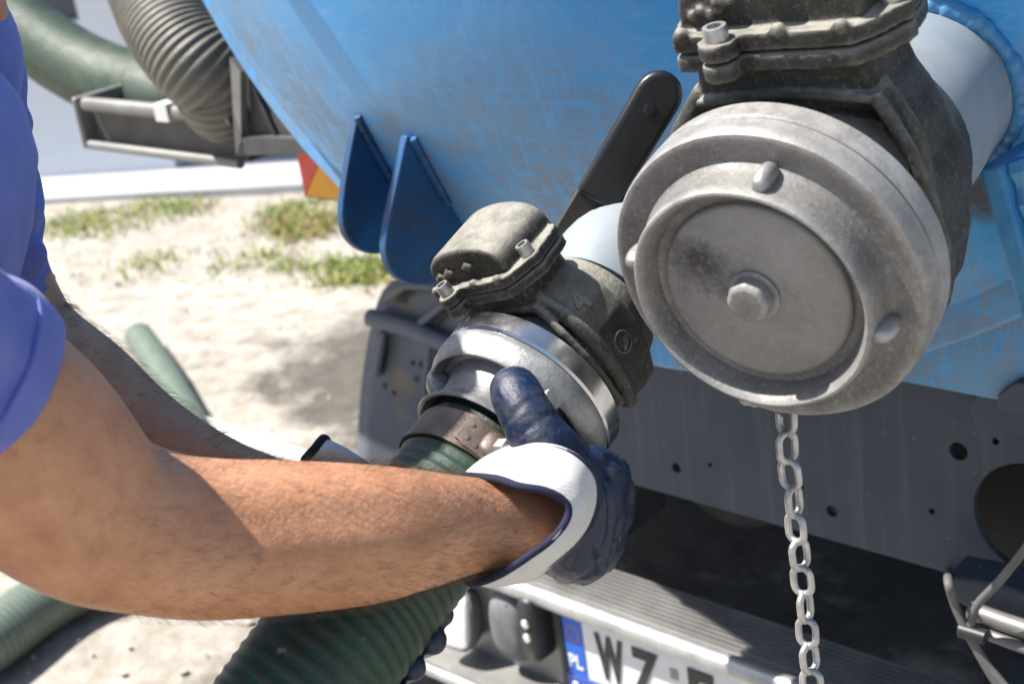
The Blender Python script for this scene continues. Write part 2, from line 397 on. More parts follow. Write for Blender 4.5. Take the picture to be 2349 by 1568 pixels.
# ------------------------------------------------------------------ mesh helpers
def frame_of(t, hint):
    t = t.normalized(); e1 = (hint - t*hint.dot(t)).normalized(); return t, e1, t.cross(e1)
class MB:
    def __init__(s): s.v = []; s.f = []; s.att = {}
    def loft(s, rings, cap0=True, cap1=True, closed=True):
        b = len(s.v); n = len(rings[0])
        for r in rings: s.v.extend(V(p) for p in r)
        for i in range(len(rings)-1):
            for j in range(n if closed else n-1):
                k = (j+1) % n
                s.f.append((b+i*n+j, b+i*n+k, b+(i+1)*n+k, b+(i+1)*n+j))
        if cap0: s.f.append(tuple(b+j for j in range(n))[::-1])
        if cap1: s.f.append(tuple(b+(len(rings)-1)*n+j for j in range(n)))
        return b
    def lathe(s, O, u, v, w, prof, n=64, rmod=None, cap0=False, cap1=False):
        rings = []
        for (a, r) in prof:
            ring = []
            for j in range(n):
                t = 2*pi*j/n; rr = r*(rmod(a, t) if rmod else 1)
                ring.append(O + w*a + (u*cos(t)+v*sin(t))*rr)
            rings.append(ring)
        return s.loft(rings, cap0, cap1)
    def tube(s, path, rad, n=16, hint=V((0, 0, 1)), cap=True):
        rings = []; h = hint
        for i, p in enumerate(path):
            a = path[max(0, i-1)]; b = path[min(len(path)-1, i+1)]
            t, e1, e2 = frame_of(b-a, h); h = e1
            r = rad(i/(len(path)-1)) if callable(rad) else rad
            rings.append([p + (e1*cos(2*pi*j/n)+e2*sin(2*pi*j/n))*r for j in range(n)])
        return s.loft(rings, cap, cap)
    def box(s, O, u, v, w, a, b, c):
        """a,b,c: (lo,hi) along u,v,w"""
        q = [[O+u*x+v*y+w*z for x, y in ((a[0], b[0]), (a[1], b[0]), (a[1], b[1]), (a[0], b[1]))] for z in c]
        return s.loft(q)
    def prism(s, pts, off):
        return s.loft([pts, [p+off for p in pts]])
    def ball(s, c, r, n=12, m=8, sc=(1, 1, 1), axes=None):
        X, Y, Z = axes or (V((1, 0, 0)), V((0, 1, 0)), V((0, 0, 1)))
        rings = []
        for i in range(m+1):
            th = pi*(.03 + .94*i/m)
            rings.append([c + X*(r*sc[0]*sin(th)*cos(2*pi*j/n)) + Y*(r*sc[1]*sin(th)*sin(2*pi*j/n)) + Z*(r*sc[2]*-cos(th)) for j in range(n)])
        return s.loft(rings)

WL = {}   # world location of every object's origin
def finish(name, me, mat, parent=None, smooth=None, mods=()):
    o = bpy.data.objects.new(name, me); COL.objects.link(o)
    if isinstance(mat, (list, tuple)):
        for m in mat: me.materials.append(MATS[m])
    elif not me.materials: me.materials.append(MATS[mat])
    cs = [v.co for v in me.vertices]
    lo = V((min(c.x for c in cs), min(c.y for c in cs), min(c.z for c in cs)))
    hi = V((max(c.x for c in cs), max(c.y for c in cs), max(c.z for c in cs)))
    org = V(((lo.x+hi.x)/2, (lo.y+hi.y)/2, lo.z)) if parent is None else (lo+hi)/2
    me.transform(Matrix.Translation(-org))
    WL[o] = org
    if parent is not None:
        o.parent = parent; o.location = org - WL[parent]
    else: o.location = org
    if smooth is not None:
        for p in me.polygons: p.use_smooth = True
        if smooth < 180:
            try: me.set_sharp_from_angle(angle=RAD(smooth))
            except Exception: pass
    for m in mods:
        k = m[0]
        if k == 'remesh':
            r = o.modifiers.new('r', 'REMESH'); r.mode = 'VOXEL'; r.voxel_size = m[1]; r.use_smooth_shade = True
        elif k == 'smooth':
            r = o.modifiers.new('s', 'SMOOTH'); r.factor = .5; r.iterations = m[1]
        elif k == 'bevel':
            r = o.modifiers.new('b', 'BEVEL'); r.width = m[1]; r.segments = m[2]; r.limit_method = 'ANGLE'; r.angle_limit = RAD(35); r.harden_normals = False
        elif k == 'sub':
            r = o.modifiers.new('u', 'SUBSURF'); r.levels = m[1]; r.render_levels = m[1]
        elif k == 'solid':
            r = o.modifiers.new('t', 'SOLIDIFY'); r.thickness = m[1]; r.offset = m[2]
    return o
def build(mb, name, mat, parent=None, smooth=40, mods=()):
    me = bpy.data.meshes.new(name)
    me.from_pydata([tuple(p) for p in mb.v], [], mb.f)
    bm = bmesh.new(); bm.from_mesh(me); bmesh.ops.recalc_face_normals(bm, faces=bm.faces); bm.to_mesh(me); bm.free()
    for k, arr in mb.att.items():
        a = me.attributes.new(k, 'FLOAT', 'POINT'); a.data.foreach_set('value', arr)
    return finish(name, me, mat, parent, smooth, mods)
def tag(o, label=None, cat=None, group=None, kind=None):
    for k, x in (('label', label), ('category', cat), ('group', group), ('kind', kind)):
        if x: o[k] = x
    return o
def empty(name, loc, label, cat, group=None):
    o = bpy.data.objects.new(name, None); COL.objects.link(o); o.location = loc; WL[o] = V(loc)
    o.empty_display_size = .1
    return tag(o, label, cat, group)
def catmull(pts, n):
    """pts: list of tuples (any length); returns n interpolated tuples"""
    P = [V(p) if len(p) <= 4 else p for p in pts]; out = []; m = len(pts)-1; D = len(pts[0])
    for i in range(n):
        t = m*i/(n-1); k = min(int(t), m-1); f = t-k
        p0, p1, p2, p3 = (pts[max(k-1, 0)], pts[k], pts[k+1], pts[min(k+2, m)])
        out.append(tuple(.5*(2*p1[d] + (p2[d]-p0[d])*f + (2*p0[d]-5*p1[d]+4*p2[d]-p3[d])*f*f + (3*p1[d]-p0[d]-3*p2[d]+p3[d])*f**3) for d in range(D)))
    return out
def path3(pts, n): return [V(p) for p in catmull([tuple(p) for p in pts], n)]
def plate_with_holes(name, outline, holes, thick, mat4, mat, parent, bevel=.0008):
    """2D outline and round holes -> a flat plate mesh, placed by the 4x4 matrix mat4"""
    cu = bpy.data.curves.new(name, 'CURVE'); cu.dimensions = '2D'; cu.fill_mode = 'BOTH'; cu.extrude = thick/2; cu.bevel_depth = bevel; cu.bevel_resolution = 1
    def sp(pts):
        s = cu.splines.new('POLY'); s.points.add(len(pts)-1); s.use_cyclic_u = True
        for p, q in zip(s.points, pts): p.co = (q[0], q[1], 0, 1)
    sp(outline)
    for (x, y, r) in holes:
        k = 40 if r > .03 else 16
        sp([(x+r*cos(2*pi*i/k), y+r*sin(2*pi*i/k)) for i in range(k)])
    t = bpy.data.objects.new('tmp', cu); COL.objects.link(t)
    dg = bpy.context.evaluated_depsgraph_get(); me = bpy.data.meshes.new_from_object(t.evaluated_get(dg))
    bpy.data.objects.remove(t); me.transform(mat4); me.name = name; me.materials.clear()
    return finish(name, me, mat, parent, 30)
def text_mesh(name, txt, size, sx, off, thick, mat4, mat, parent):
    cu = bpy.data.curves.new(name, 'FONT'); cu.body = txt; cu.size = size; cu.extrude = thick; cu.offset = off; cu.resolution_u = 3
    t = bpy.data.objects.new('tmp', cu); COL.objects.link(t)
    dg = bpy.context.evaluated_depsgraph_get(); me = bpy.data.meshes.new_from_object(t.evaluated_get(dg))
    bpy.data.objects.remove(t); me.transform(mat4 @ Matrix.Diagonal((sx, 1, 1, 1))); me.name = name; me.materials.clear()
    return finish(name, me, mat, parent, 30)
X, Y, Z = V((1, 0, 0)), V((0, 1, 0)), V((0, 0, 1))
# ================================================================== setting: ground, paving, building
def ground():
    xs = [-60, -30, -15, -10]+[-8+.12*i for i in range(80)]+[2, 6, 15, 40]
    ys = [-40, -15, -6, -2.5]+[-1+.12*i for i in range(60)]+[7, 10, 18, 40]
    mb = MB(); mb.v = []
    for y in ys:
        for x in xs:
            h = 0
            if -8 < x < 1.6 and -1 < y < 6.2:
                h = .022*noise.noise(V((x*1.1, y*1.1, 0))) + .012*noise.noise(V((x*4, y*4, 3)))
            mb.v.append(V((x, y, h-.012)))
    w = len(xs)
    for j in range(len(ys)-1):
        for i in range(w-1): mb.f.append((j*w+i, j*w+i+1, (j+1)*w+i+1, (j+1)*w+i))
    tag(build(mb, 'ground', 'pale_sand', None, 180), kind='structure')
ground()
WA, WB = onZ(80, 415), onZ(405, 395)
WD = (WB-WA); WD.z = 0; WD.normalize(); WN = V((WD.y, -WD.x, 0))       # wall direction, outward normal (to the yard)
def pavement():
    mb = MB(); d = (onZ(240, 452)-WB).dot(WN)
    q = [WB+WD*a+WN*b for a, b in ((-14, d), (9, d), (9, -12), (-14, -12))]
    for p in q: p.z = 0
    mb.prism([p+Z*.0 for p in q], Z*.018)
    tag(build(mb, 'pavement', 'paving_concrete', None, 30), kind='structure')
    mb = MB(); e = d+.06
    mb.box(WB, WD, WN, Z, (-14, 9), (d+.001, e), (-.1, .03))
    tag(build(mb, 'kerb', 'paving_concrete', None, 30, [('bevel', .01, 2)]), kind='structure')
pavement()
def building():
    r = empty('white_building', WB-WD*3, 'white plastered building behind the yard with a dark window', 'building')
    B = V((WB.x, WB.y, 0)); DN = -.25
    wx0 = (onZ(150, 415)-WB).dot(WD)
    # sight line of the dark window edge met with the wall plane
    def onwall(x, y):
        q = ray(x, y); t = (B-CP).dot(WN)/q.dot(WN); p = CP+q*t; return (p-B).dot(WD), p.z
    e1, z1 = onwall(182, 48); e0 = e1-1.0
    mb = MB()
    mb.box(B, WD, WN, Z, (-14, e0), (-.3, 0), (0, 4)); build(mb, 'wall', 'white_plaster', r)
    mb = MB(); mb.box(B, WD, WN, Z, (e0, e1), (-.3, 0), (0, z1)); build(mb, 'wall', 'white_plaster', r)
    mb = MB(); mb.box(B, WD, WN, Z, (e0, e1), (-.3, 0), (z1+1.3, 4)); build(mb, 'wall', 'white_plaster', r)
    mb = MB(); mb.box(B, WD, WN, Z, (e1, 0), (-.3, 0), (0, 4)); build(mb, 'wall', 'white_plaster', r)
    mb = MB(); mb.box(B, WD, WN, Z, (-.3, 0), (-6, -.3), (0, 4)); build(mb, 'side_wall', 'white_plaster', r)
    mb = MB(); mb.box(B, WD, WN, Z, (-14.2, .2), (-6, .25), (4, 4.2)); build(mb, 'roof_edge', 'white_plaster', r)
    w = MB()
    for (a, b, c, d) in ((e0, e0+.12, z1, z1+1.3), (e1-.12, e1, z1, z1+1.3), (e0+.12, e1-.12, z1, z1+.12), (e0+.12, e1-.12, z1+1.18, z1+1.3)):
        w.box(B, WD, WN, Z, (a, b), (-.16, -.06), (c, d))
    wo = build(w, 'window', 'dark_window_frame', r)
    w = MB(); w.box(B, WD, WN, Z, (e0+.12, e1-.12), (-.13, -.11), (z1+.12, z1+1.18)); build(w, 'pane', 'window_glass', wo)
building()
def steps():
    r = empty('concrete_steps', WB+WD*.6, 'low pale concrete steps at the corner of the white building', 'steps')
    B = V((WB.x, WB.y, .018))
    for i, (a, b, c, d, z0, z1) in enumerate(((.02, .95, -1.6, -.1, 0, .14), (.02, .62, -1.6, -.35, .14, .28))):
        mb = MB(); mb.box(B, WD, WN, Z, (a, b), (c, d), (z0+.002, z1)); build(mb, 'step', 'paving_concrete', r, 30, [('bevel', .008, 2)])
steps()
def grass():
    zones = [((310, 690), (458, 492), 900, 0), ((90, 330), (485, 540), 750, 0), ((300, 520), (500, 580), 130, 0), ((480, 770), (565, 615), 700, 0), ((740, 890), (590, 645), 520, 0),
             ((620, 740), (495, 585), 480, 1), ((300, 450), (560, 610), 220, 0), ((640, 1000), (450, 520), 300, 0), ((90, 800), (470, 640), 130, 0)]
    for kind, nm, mat, lab in ((0, 'grass', 'grass_blade', 'green weedy grass growing in patches on the pale sand'), (1, 'dry_grass', 'dry_grass_blade', 'dry yellow and reddish grass among the green patches')):
        mb = MB(); rnd = random.Random(3+kind)
        for (xr, yr, n, k) in zones:
            if k != kind and kind == 1: n = n//5
            for i in range(n):
                x = rnd.uniform(*xr); y = rnd.uniform(*yr); p = onZ(x, y)
                nn = noise.noise(V((p.x*1.6, p.y*1.6, 4)))+.55*noise.noise(V((p.x*5, p.y*5, 9)))
                if nn < rnd.uniform(-.30, .30): continue
                for b in range(3):
                    q = p+V((rnd.gauss(0, .05), rnd.gauss(0, .05), -.012)); h = rnd.uniform(.010, .034); a = rnd.uniform(0, 2*pi)
                    d = V((cos(a), sin(a), 0)); s = V((-sin(a), cos(a), 0))*.004
                    m = q+d*h*.25+Z*h*.7; t = q+d*h*rnd.uniform(.3, .8)+Z*h
                    b0 = len(mb.v); mb.v += [q-s, q+s, m+s*.7, m-s*.7, t]; mb.f += [(b0, b0+1, b0+2, b0+3), (b0+3, b0+2, b0+4)]
        tag(build(mb, nm, mat, None, None), lab, 'grass', kind='stuff')
grass()
def pebbles():
    mb = MB(); rnd = random.Random(5)
    for i in range(160):
        p = onZ(rnd.uniform(60, 900), rnd.uniform(560, 1560)) + V((0, 0, -.002)); r = rnd.choice((.005, .006, .008, .013))*rnd.uniform(.6, 1.3)
        b0 = len(mb.v); mb.ball(p, r, 6, 3, (1, rnd.uniform(.6, 1), rnd.uniform(.4, .7)))
    tag(build(mb, 'gravel', 'pebble_stone', None, 60), 'small pale stones scattered over the sand', 'gravel', kind='stuff')
pebbles()

# ================================================================== the tanker
TC = V((-.962, 0, 1.688)); RS = 1.42; YH = .945; RK = .752
truck = empty('tanker_truck', (-1.0, 1.25, 0), 'dusty light blue vacuum tanker truck seen from its rear', 'truck')
def headY(r): return YH + RS - sqrt(RS*RS-r*r)
def head_hit(p, d):
    """where the line p+d*t meets the dished end"""
    t0, t1 = -.1, .9
    def f(t):
        q = p+d*t; return q.y - headY(min(hypot(q.x-TC.x, q.z-TC.z), .83))
    for i in range(50):
        m = (t0+t1)/2
        if f(m) > 0: t1 = m
        else: t0 = m
    return p+d*t0
def tank():
    prof = [(headY(.001), .001)]+[(headY(RK*i/24), RK*i/24) for i in range(1, 25)]
    y, r = prof[-1]; y9 = 1.198
    for k in range(1, 10):
        f = k/9; prof.append((y+(y9-y)*(f**1.7*.85+f*.15), r+.038*(1-(1-f)**1.3)))
    mb = MB(); O = V((TC.x, 0, TC.z))
    mb.lathe(O, X, Z, Y, prof, 160); th = build(mb, 'tank_end', 'blue_paint', truck, 60)
    y1 = prof[-1][0]
    mb = MB(); R1 = .829
    mb.lathe(O, X, Z, Y, [(y1-.006, .786), (y1-.003, .790), (1.203, .794), (1.202, .800), (1.200, R1-.004), (1.203, R1), (1.227, R1), (1.234, R1-.006), (1.234, .77)], 200)
    build(mb, 'end_ring', 'blue_paint', truck, 40)
    mb = MB(); mb.lathe(O, X, Z, Y, [(1.235, .782), (5.6, .782), (5.68, .65), (5.75, .4), (5.76, .001)], 96); build(mb, 'tank_shell', 'blue_paint', truck, 40)
    for yy in (2.6, 4.2):
        mb = MB(); mb.lathe(O, X, Z, Y, [(yy, .782), (yy, .815), (yy+.05, .815), (yy+.05, .782)], 96); build(mb, 'stiffening_ring', 'blue_paint', truck, 30)
    # unseen bar added in front of the tank end to cast the shadow band
    mb = MB(); p0, p1 = V((-1.355, .885, 1.47)), V((-1.545, .86, 1.97))
    mb.tube(path3([p0, p0.lerp(p1, .5), p1, V((-1.40, .87, 2.3))], 16), .021, 12)
    gr = build(mb, 'unseen_shadow_bar', 'tray_rail_metal', truck)
    for f in (.12, .8):
        q = p0.lerp(p1, f); h = head_hit(q, Y); mb = MB(); mb.tube([q, h+Y*.01], .012, 10); build(mb, 'shadow_bar_bracket', 'tray_rail_metal', gr)
tank()

def lug(Xc, outline, name='lifting_lug', th=.011, lab=None):
    pts = path3([onX(x, y, Xc) for x, y in outline]+[onX(*outline[0], Xc)], len(outline)*4)[:-1]
    mb = MB(); mb.prism([p-X*th/2 for p in pts], X*th)
    o = build(mb, name, 'blue_bracket_paint', truck, 30, [('bevel', .0018, 2)])
    if lab: o['label'] = lab
    return o
l1 = lug(-1.250, [(817, 252), (797, 350), (783, 440), (780, 505), (795, 550), (830, 577), (872, 580), (915, 560), (960, 500), (1000, 440), (960, 360), (880, 290)])
l2 = lug(-1.150, [(926, 310), (903, 420), (884, 510), (877, 570), (888, 615), (915, 643), (960, 652), (1010, 640), (1050, 600), (1090, 540), (1120, 480), (1050, 380)])
for l, Xc, (ax, ay), (bx, by) in ((l1, -1.250, (822, 262), (900, 400)), (l2, -1.150, (931, 318), (1010, 470))):
    path = []
    a, b = onX(ax, ay, Xc), onX(bx, by, Xc)
    for i in range(22):
        q = V((Xc+.008, .5, a.z+(b.z-a.z)*i/21)); h = head_hit(q, Y); path.append(h+V((.0, -.004, 0)))
    mb = MB(); mb.tube(path, lambda t: .0048+.0008*sin(t*43)+.0006*sin(t*71), 8); build(mb, 'weld_bead', 'blue_bracket_paint', l)
# bracket plate and blue saddle at the right below the big pipe
def right_bracket():
    a0, a1 = onY(2268, 385, 1.03), onY(2362, 720, 1.03)
    d = (a1-a0); side = V((1, 0, .12)).normalized()
    mb = MB(); w = .017
    mb.prism([a0-side*w/2, a0+side*w/2, a1+d*.6+side*w/2, a1+d*.6-side*w/2], V((0, .16, 0)))
    o = build(mb, 'support_plate', 'blue_weld_paint', truck, 30, [('bevel', .003, 2)])
    path = [a0+side*(w/2+.003)+V((0, .02, 0))+d*(i/20*1.4) for i in range(21)]
    mb = MB(); mb.tube(path, lambda t: .009+.003*sin(t*37), 8); build(mb, 'weld_bead', 'blue_weld_paint', o)
    mb = MB(); z0 = .872
    pts = [V((-1.05, 1.258, z0)), V((-.2, 1.258, z0)), V((-.2, 1.258, z0+.30)), V((-1.05, 1.258, z0+.30))]
    mb.prism(pts, V((0, .03, 0))); build(mb, 'saddle_plate', 'blue_paint', truck, 30)
right_bracket()

# ---- valves
AX = V((.1313, -.9708, -.2007)).normalized()
def rrect(c, e1, e2, h1, h2, n=40, p=4.0):
    out = []
    for j in range(n):
        t = 2*pi*j/n; ct, st = cos(t), sin(t)
        k = (abs(ct)**p+abs(st)**p)**(-1/p)
        out.append(c+e1*(h1*ct*k)+e2*(h2*st*k))
    return out
def socket_bolt(c, ax, r, h, parent, hexhead=False):
    t, e1, e2 = frame_of(ax, V((.3, .5, .2)))
    mb = MB(); n = 6 if hexhead else 24
    if hexhead: mb.lathe(c, e1, e2, t, [(-.002, r), (h*.85, r), (h, r*.9), (h, .0005)], 6)
    else: mb.lathe(c, e1, e2, t, [(-.002, r), (h*.9, r), (h, r*.93), (h, r*.58), (h*.45, r*.55), (h*.45, .0003)], 24)
    return build(mb, 'bolt', 'bolt_steel', parent, 35)
def valve(name, O, a, v, s, lab, FV=.090, shift=0, hood=.046):
    v = (v-a*v.dot(a)).normalized(); u = v.cross(a)
    L = lambda x, y, z: O+u*(x*s)+v*(y*s)+a*(z*s)
    g = FV/.090                                   # FV: height of the bonnet joint above the bore axis
    mb = MB()
    # round barrel with front seat
    mb.lathe(L(0, 0, 0), u, v, a, [(z*s, r*s) for z, r in ((-.125, .062), (-.12, .070), (-.10, .074), (-.092, .078), (-.02, .078), (-.012, .074), (.0, .072))], 48, None, True, True)
    # housing that carries the slide: seen from the front a shield, narrow at the neck
    rings = []
    for (y, hu, hw) in ((-.06, .070, .034), (-.03, .082, .040), (.0, .085, .042), (.022, .083, .042), (.040, .077, .041), (.054, .068, .039), (.065, .060, .037), (.072, .0565, .036), (.090, .0555, .036)):
        y2 = y*g if y > 0 else y; rings.append(rrect(L(shift*max(0, 1-abs(y-.01)/.06), y2 if y < FV else FV, -.066 if y < .06 else -.058), u, a, hu*s, (hw-.008 if y < .06 else hw)*s, 40, 6))
    mb.loft(rings)
    # raised moulding lines on the casting
    mb.tube([L(x, .070*g+.003*cos(x*40), -.0205) for x in [-.053+.0106*i for i in range(11)]], .0030*s, 8)
    mb.tube([L(-.004, .070*g-.06*i/8, -.0215-.012*min(1, i/3)) for i in range(9)], .0034*s, 8)
    mb.tube([L(.054, .070*g, -.024), L(.062, .058*g, -.023), L(.072, .042*g, -.020), L(.080, .02, -.019), L(.083, -.01, -.019), L(.078, -.045, -.022)], .0045*s, 8)
    for sg in (-1, 1):
        k = [(sg*x+shift*max(0, 1-abs(y-.01)/.06), y*(g if y > 0 else 1), z) for x, y, z in ((.052, .070, -.034), (.062, .057, -.036), (.073, .041, -.037), (.079, .022, -.037), (.081, 0, -.037), (.078, -.03, -.037), (.066, -.06, -.038))]
        mb.tube(path3([L(*q) for q in k], 30), .0085*s, 10)
    # six-sided bonnet flange with ears
    ears = [(-.024, -.008), (.062, -.050), (-.064, -.075), (.020, -.106)]
    hexa = [(-.056, -.014), (.050, -.014), (.071, -.045), (.064, -.094), (-.050, -.102), (-.070, -.066)]
    def flange(y0, y1, k):
        pts = path3([L(x*k, 0, -.058+(z+.058)*k) for x, z in hexa]+[L(hexa[0][0]*k, 0, -.058+(hexa[0][1]+.058)*k)], 61)[:-1]
        pts = [.35*p+.65*V(q) for p, q in zip(pts, [L(hexa[i//10][0]*k, 0, -.058+(hexa[i//10][1]+.058)*k).lerp(L(hexa[(i//10+1) % 6][0]*k, 0, -.058+(hexa[(i//10+1) % 6][1]+.058)*k), (i % 10)/10) for i in range(60)])]
        mb.loft([[p+v*(y0*s) for p in pts], [p+v*(y1*s) for p in pts]])
        for (x, z) in ears:
            mb.lathe(L(x, 0, z), u, a, v, [(y0*s, .0115*s), (y1*s, .0115*s)], 16, None, True, True)
    flange(FV-.004, FV+.0065, 1.0)
    body = build(mb, name, 'dusty_cast_metal', truck, 180, [('remesh', .0020*s), ('smooth', 2)])
    body['label'] = lab
    # cover: arched hood on its own flange
    mb = MB(); F2 = FV+.0085
    flange(F2, F2+.0105, 1.0)
    rings = []
    for (z, k) in ((-.101, .86), (-.098, .96), (-.093, 1), (-.031, 1), (-.0262, .97), (-.0240, .91)):
        ring = []
        for j in range(33):
            t = pi*j/32; xx = -.056*cos(t)*(.4+.6*k); yy = F2+.008+hood*k*sin(t)**.55
            ring.append(L(xx, yy, z))
        for j in range(9): ring.append(L(.056*k-.112*k*(j+.5)/9, F2+.004, z))
        rings.append(ring)
    mb.loft(rings)
    # cast marks on the front face of the hood
    def blob(x, y, rx, ry): mb.ball(L(x, y, -.0225), 1, 8, 5, (rx*s, ry*s, .0030*s), (u, v, a))
    for cx, cy in ((-.024, F2+.008+hood*.40), (.008, F2+.008+hood*.48)):
        blob(cx, cy, .0085, .0030); blob(cx, cy, .0030, .0056)
    for i in range(4): blob(-.044+.0055*i, F2+.019+.003*(i % 2), .0036, .0032)
    for x in (-.050, .010, .046): mb.ball(L(x, F2+.0105, -.0155), .0050*s, 8, 5)
    build(mb, 'bonnet_cover', 'dusty_cast_metal', body, 180, [('remesh', .0016*s), ('smooth', 1)])
    for i, (x, z) in enumerate(ears): socket_bolt(L(x, F2+.0100, z), v, .0072*s, (.012 if s < 1 else .0085)*s, body)
    return body, L, u, v
# 4 inch valve
SO = at(1212, 903, 1.082)
AS = V((.04, -.932, -.357)).normalized()                               # axis of the smaller outlet: it tips down
_v0 = (Z-AS*AS.z).normalized(); v_s = _v0*cos(RAD(18)) - _v0.cross(AS)*sin(RAD(18))
SS = .905; SV = .78
vs, Ls, us, vvs = valve('gate_valve', SO-AS*.004, AS, v_s, SV, 'smaller cast gate valve with a lever, coupled to the green hose', .104, 0, .038)
# raised digit 4 on its shoulder and round foundry mark
def emboss():
    nrm = (us*.82+vvs*.57).normalized(); tx = AS*-1; ty = nrm.cross(tx)
    m = Matrix((tx, ty, nrm)).transposed()
    c = Ls(.0768, .046, -.050)
    mm = m.to_4x4(); mm.translation = c+nrm*.0005
    text_mesh('cast_digit', '4', .024, 1, .0008, .0016, mm, 'dusty_cast_metal', vs)
    mb = MB(); c = Ls(.0845, -.002, -.062)
    t, e1, e2 = frame_of(us, V((0, 0, 1)))
    ring = [c+(e1*cos(2*pi*i/24)+e2*sin(2*pi*i/24))*.0085 for i in range(25)]
    mb.tube(ring, .0007, 6)
    for i in range(5): mb.ball(c+e1*random.uniform(-.005, .005)+e2*random.uniform(-.005, .005), .0022, 6, 4, (.5, .8, 1.2))
    build(mb, 'foundry_mark', 'dusty_cast_metal', vs, 60)
emboss()
def pipe_to_tank(O, a, w0, R, u, v, parent, name='stub_pipe'):
    tgt = head_hit(CP, ray(2095, 222)*1.9); O = O+a*w0; w0 = 0; a = (O-tgt).normalized(); u = (u-a*u.dot(a)).normalized(); v = a.cross(u)
    n = 72; start = []; end = []
    for j in range(n):
        t = 2*pi*j/n; p = O+a*w0+(u*cos(t)+v*sin(t))*R
        start.append(p); end.append(head_hit(p, -a))
    rings = [start]+[[p.lerp(q, f) for p, q in zip(start, end)] for f in (.3, .6, .9)]+[[q-a*.01 for q in end]]
    mb = MB(); mb.loft(rings); po = build(mb, name, 'pale_blue_pipe_paint', parent, 60)
    # weld fillet: overlapping scallops all round
    mb = MB(); rnd = random.Random(2); nn = 360; rr = R/.084
    path = []
    for j in range(nn+1):
        t = 2*pi*j/nn; p = O+a*w0+(u*cos(t)+v*sin(t))*(R+.003); path.append(head_hit(p, -a)+a*.002)
    k = max(26, int(34*rr)); wob = [rnd.uniform(.75, 1.15) for i in range(k+1)]
    def rad(t):
        x = t*k; f = x-int(x); w_ = wob[int(x) % k]*(1-f)+wob[(int(x)+1) % k]*f; return (.0088+.0010*(1-abs(2*f-1)**1.5))*w_+.0006*sin(x*9)
    mb.tube(path, rad, 10, a, False); build(mb, 'weld_bead', 'blue_weld_paint', parent, 180)
    return po
def small_pipe():
    p0 = SO-AS*.105; p1 = SO-AS*.16; tgt = at(1645, 605, 1.22); h = head_hit(tgt, V((.05, 1, .10)).normalized())
    d = (h-tgt).normalized()
    path = path3([p0, p1, tgt, h-d*.05, h+d*.03], 40)
    mb = MB(); mb.tube(path, .052, 40, X); build(mb, 'stub_pipe', 'pale_blue_pipe_paint', vs, 60)
    t, e1, e2 = frame_of(d, Z); ring = [head_hit(tgt+(e1*cos(2*pi*i/200)+e2*sin(2*pi*i/200))*.058, d) for i in range(201)]
    mb = MB(); mb.tube(ring, lambda f: .008+.003*abs(sin(f*100)), 8, d, False); build(mb, 'weld_bead', 'blue_weld_paint', vs, 180)
small_pipe()
# lever of the small valve
def lever():
    b0, b1 = at(1290, 590, 1.155), at(1514, 212, 1.120)
    t = (b1-b0).normalized(); nrm = (CP-b0); nrm -= t*nrm.dot(t); nrm.normalize(); nrm = (nrm+X*.15).normalized(); nrm = (nrm-t*nrm.dot(t)).normalized(); sd = t.cross(nrm)
    L = (b1-b0).length
    mb = MB(); mb.box(b0, sd, t, nrm, (-.0175, .0175), (-.05, L*.8), (-.004, .004)); lv = build(mb, 'lever', 'worn_dark_bar', vs, 30, [('bevel', .0015, 2)])
    mb = MB(); o = []
    w = .0190
    for i in range(13):
        an = pi*i/12; o.append((w*cos(an), L-w*.2+w*1.1*sin(an)))
    o += [(-w*.95, L*.34), (w*.95, L*.34)]
    mb.prism([b0+sd*x+t*y-nrm*.0075 for x, y in o], nrm*.015)
    build(mb, 'lever_grip', 'black_grip_rubber', lv, 40, [('bevel', .005, 4)]) if False else build(mb, 'grip', 'black_grip_rubber', lv, 40, [('bevel', .005, 4)])
    mb = MB(); mb.lathe(b0+t*(L*.9)+nrm*.0068, sd, t, nrm, [(0, .006), (.001, .006), (.0015, .0045), (.0012, .0003)], 16); build(mb, 'grip_rivet', 'black_grip_rubber', lv)
lever()
# machined locking ring on the small valve
mb = MB(); mb.lathe(SO, us, vvs, AS, [(z*SS, r*SS) for z, r in ((-.013, .070), (-.013, .0795), (-.0115, .0815), (.0050, .0815), (.0072, .0798), (.0072, .0765), (.0035, .0755), (.0035, .07))], 128)
build(mb, 'locking_ring', 'machined_steel', vs, 30)

# 6 inch valve with blanking cap
BO = at(1734, 671, .92)
v_b = (Z*cos(RAD(2.5)) - X*sin(RAD(2.5)))
vb, Lb, ub, vvb = valve('gate_valve', BO-AX*.060, AX, v_b, 1.15, 'larger cast gate valve closed with a round grey cap', .108, -.014)
pipe_to_tank(BO-AX*.05, AX, -.10, .080, ub, vvb, vb)
w0 = 0
mb = MB(); mb.lathe(BO, ub, vvb, AX, [(-.054, .09), (-.054, .1078), (-.052, .1098), (-.0355, .1098), (-.034, .1085), (-.034, .104), (-.032, .104)], 128)
build(mb, 'locking_ring', 'dull_cast_aluminium', vb, 30)
mb = MB(); mb.lathe(BO, ub, vvb, AX, [(-.0325, .102), (-.0325, .1085), (-.0310, .1098), (-.022, .1096), (-.0155, .1088), (-.0130, .1072), (-.0125, .104), (-.0135, .098), (-.0142, .092), (-.0135, .088), (-.0105, .0855), (-.004, .0842), (.006, .0830), (.0118, .0822), (.0138, .0810), (.0142, .0795), (.0132, .0778), (.009, .0755), (.002, .0732), (-.003, .0715), (-.0045, .0690), (-.0045, .065)], 144,
    lambda a, t: 1+.0022*sin(3*t+a*90)+.0016*sin(7*t+1))
cap = build(mb, 'cap_collar', 'dull_cast_aluminium', vb, 38)
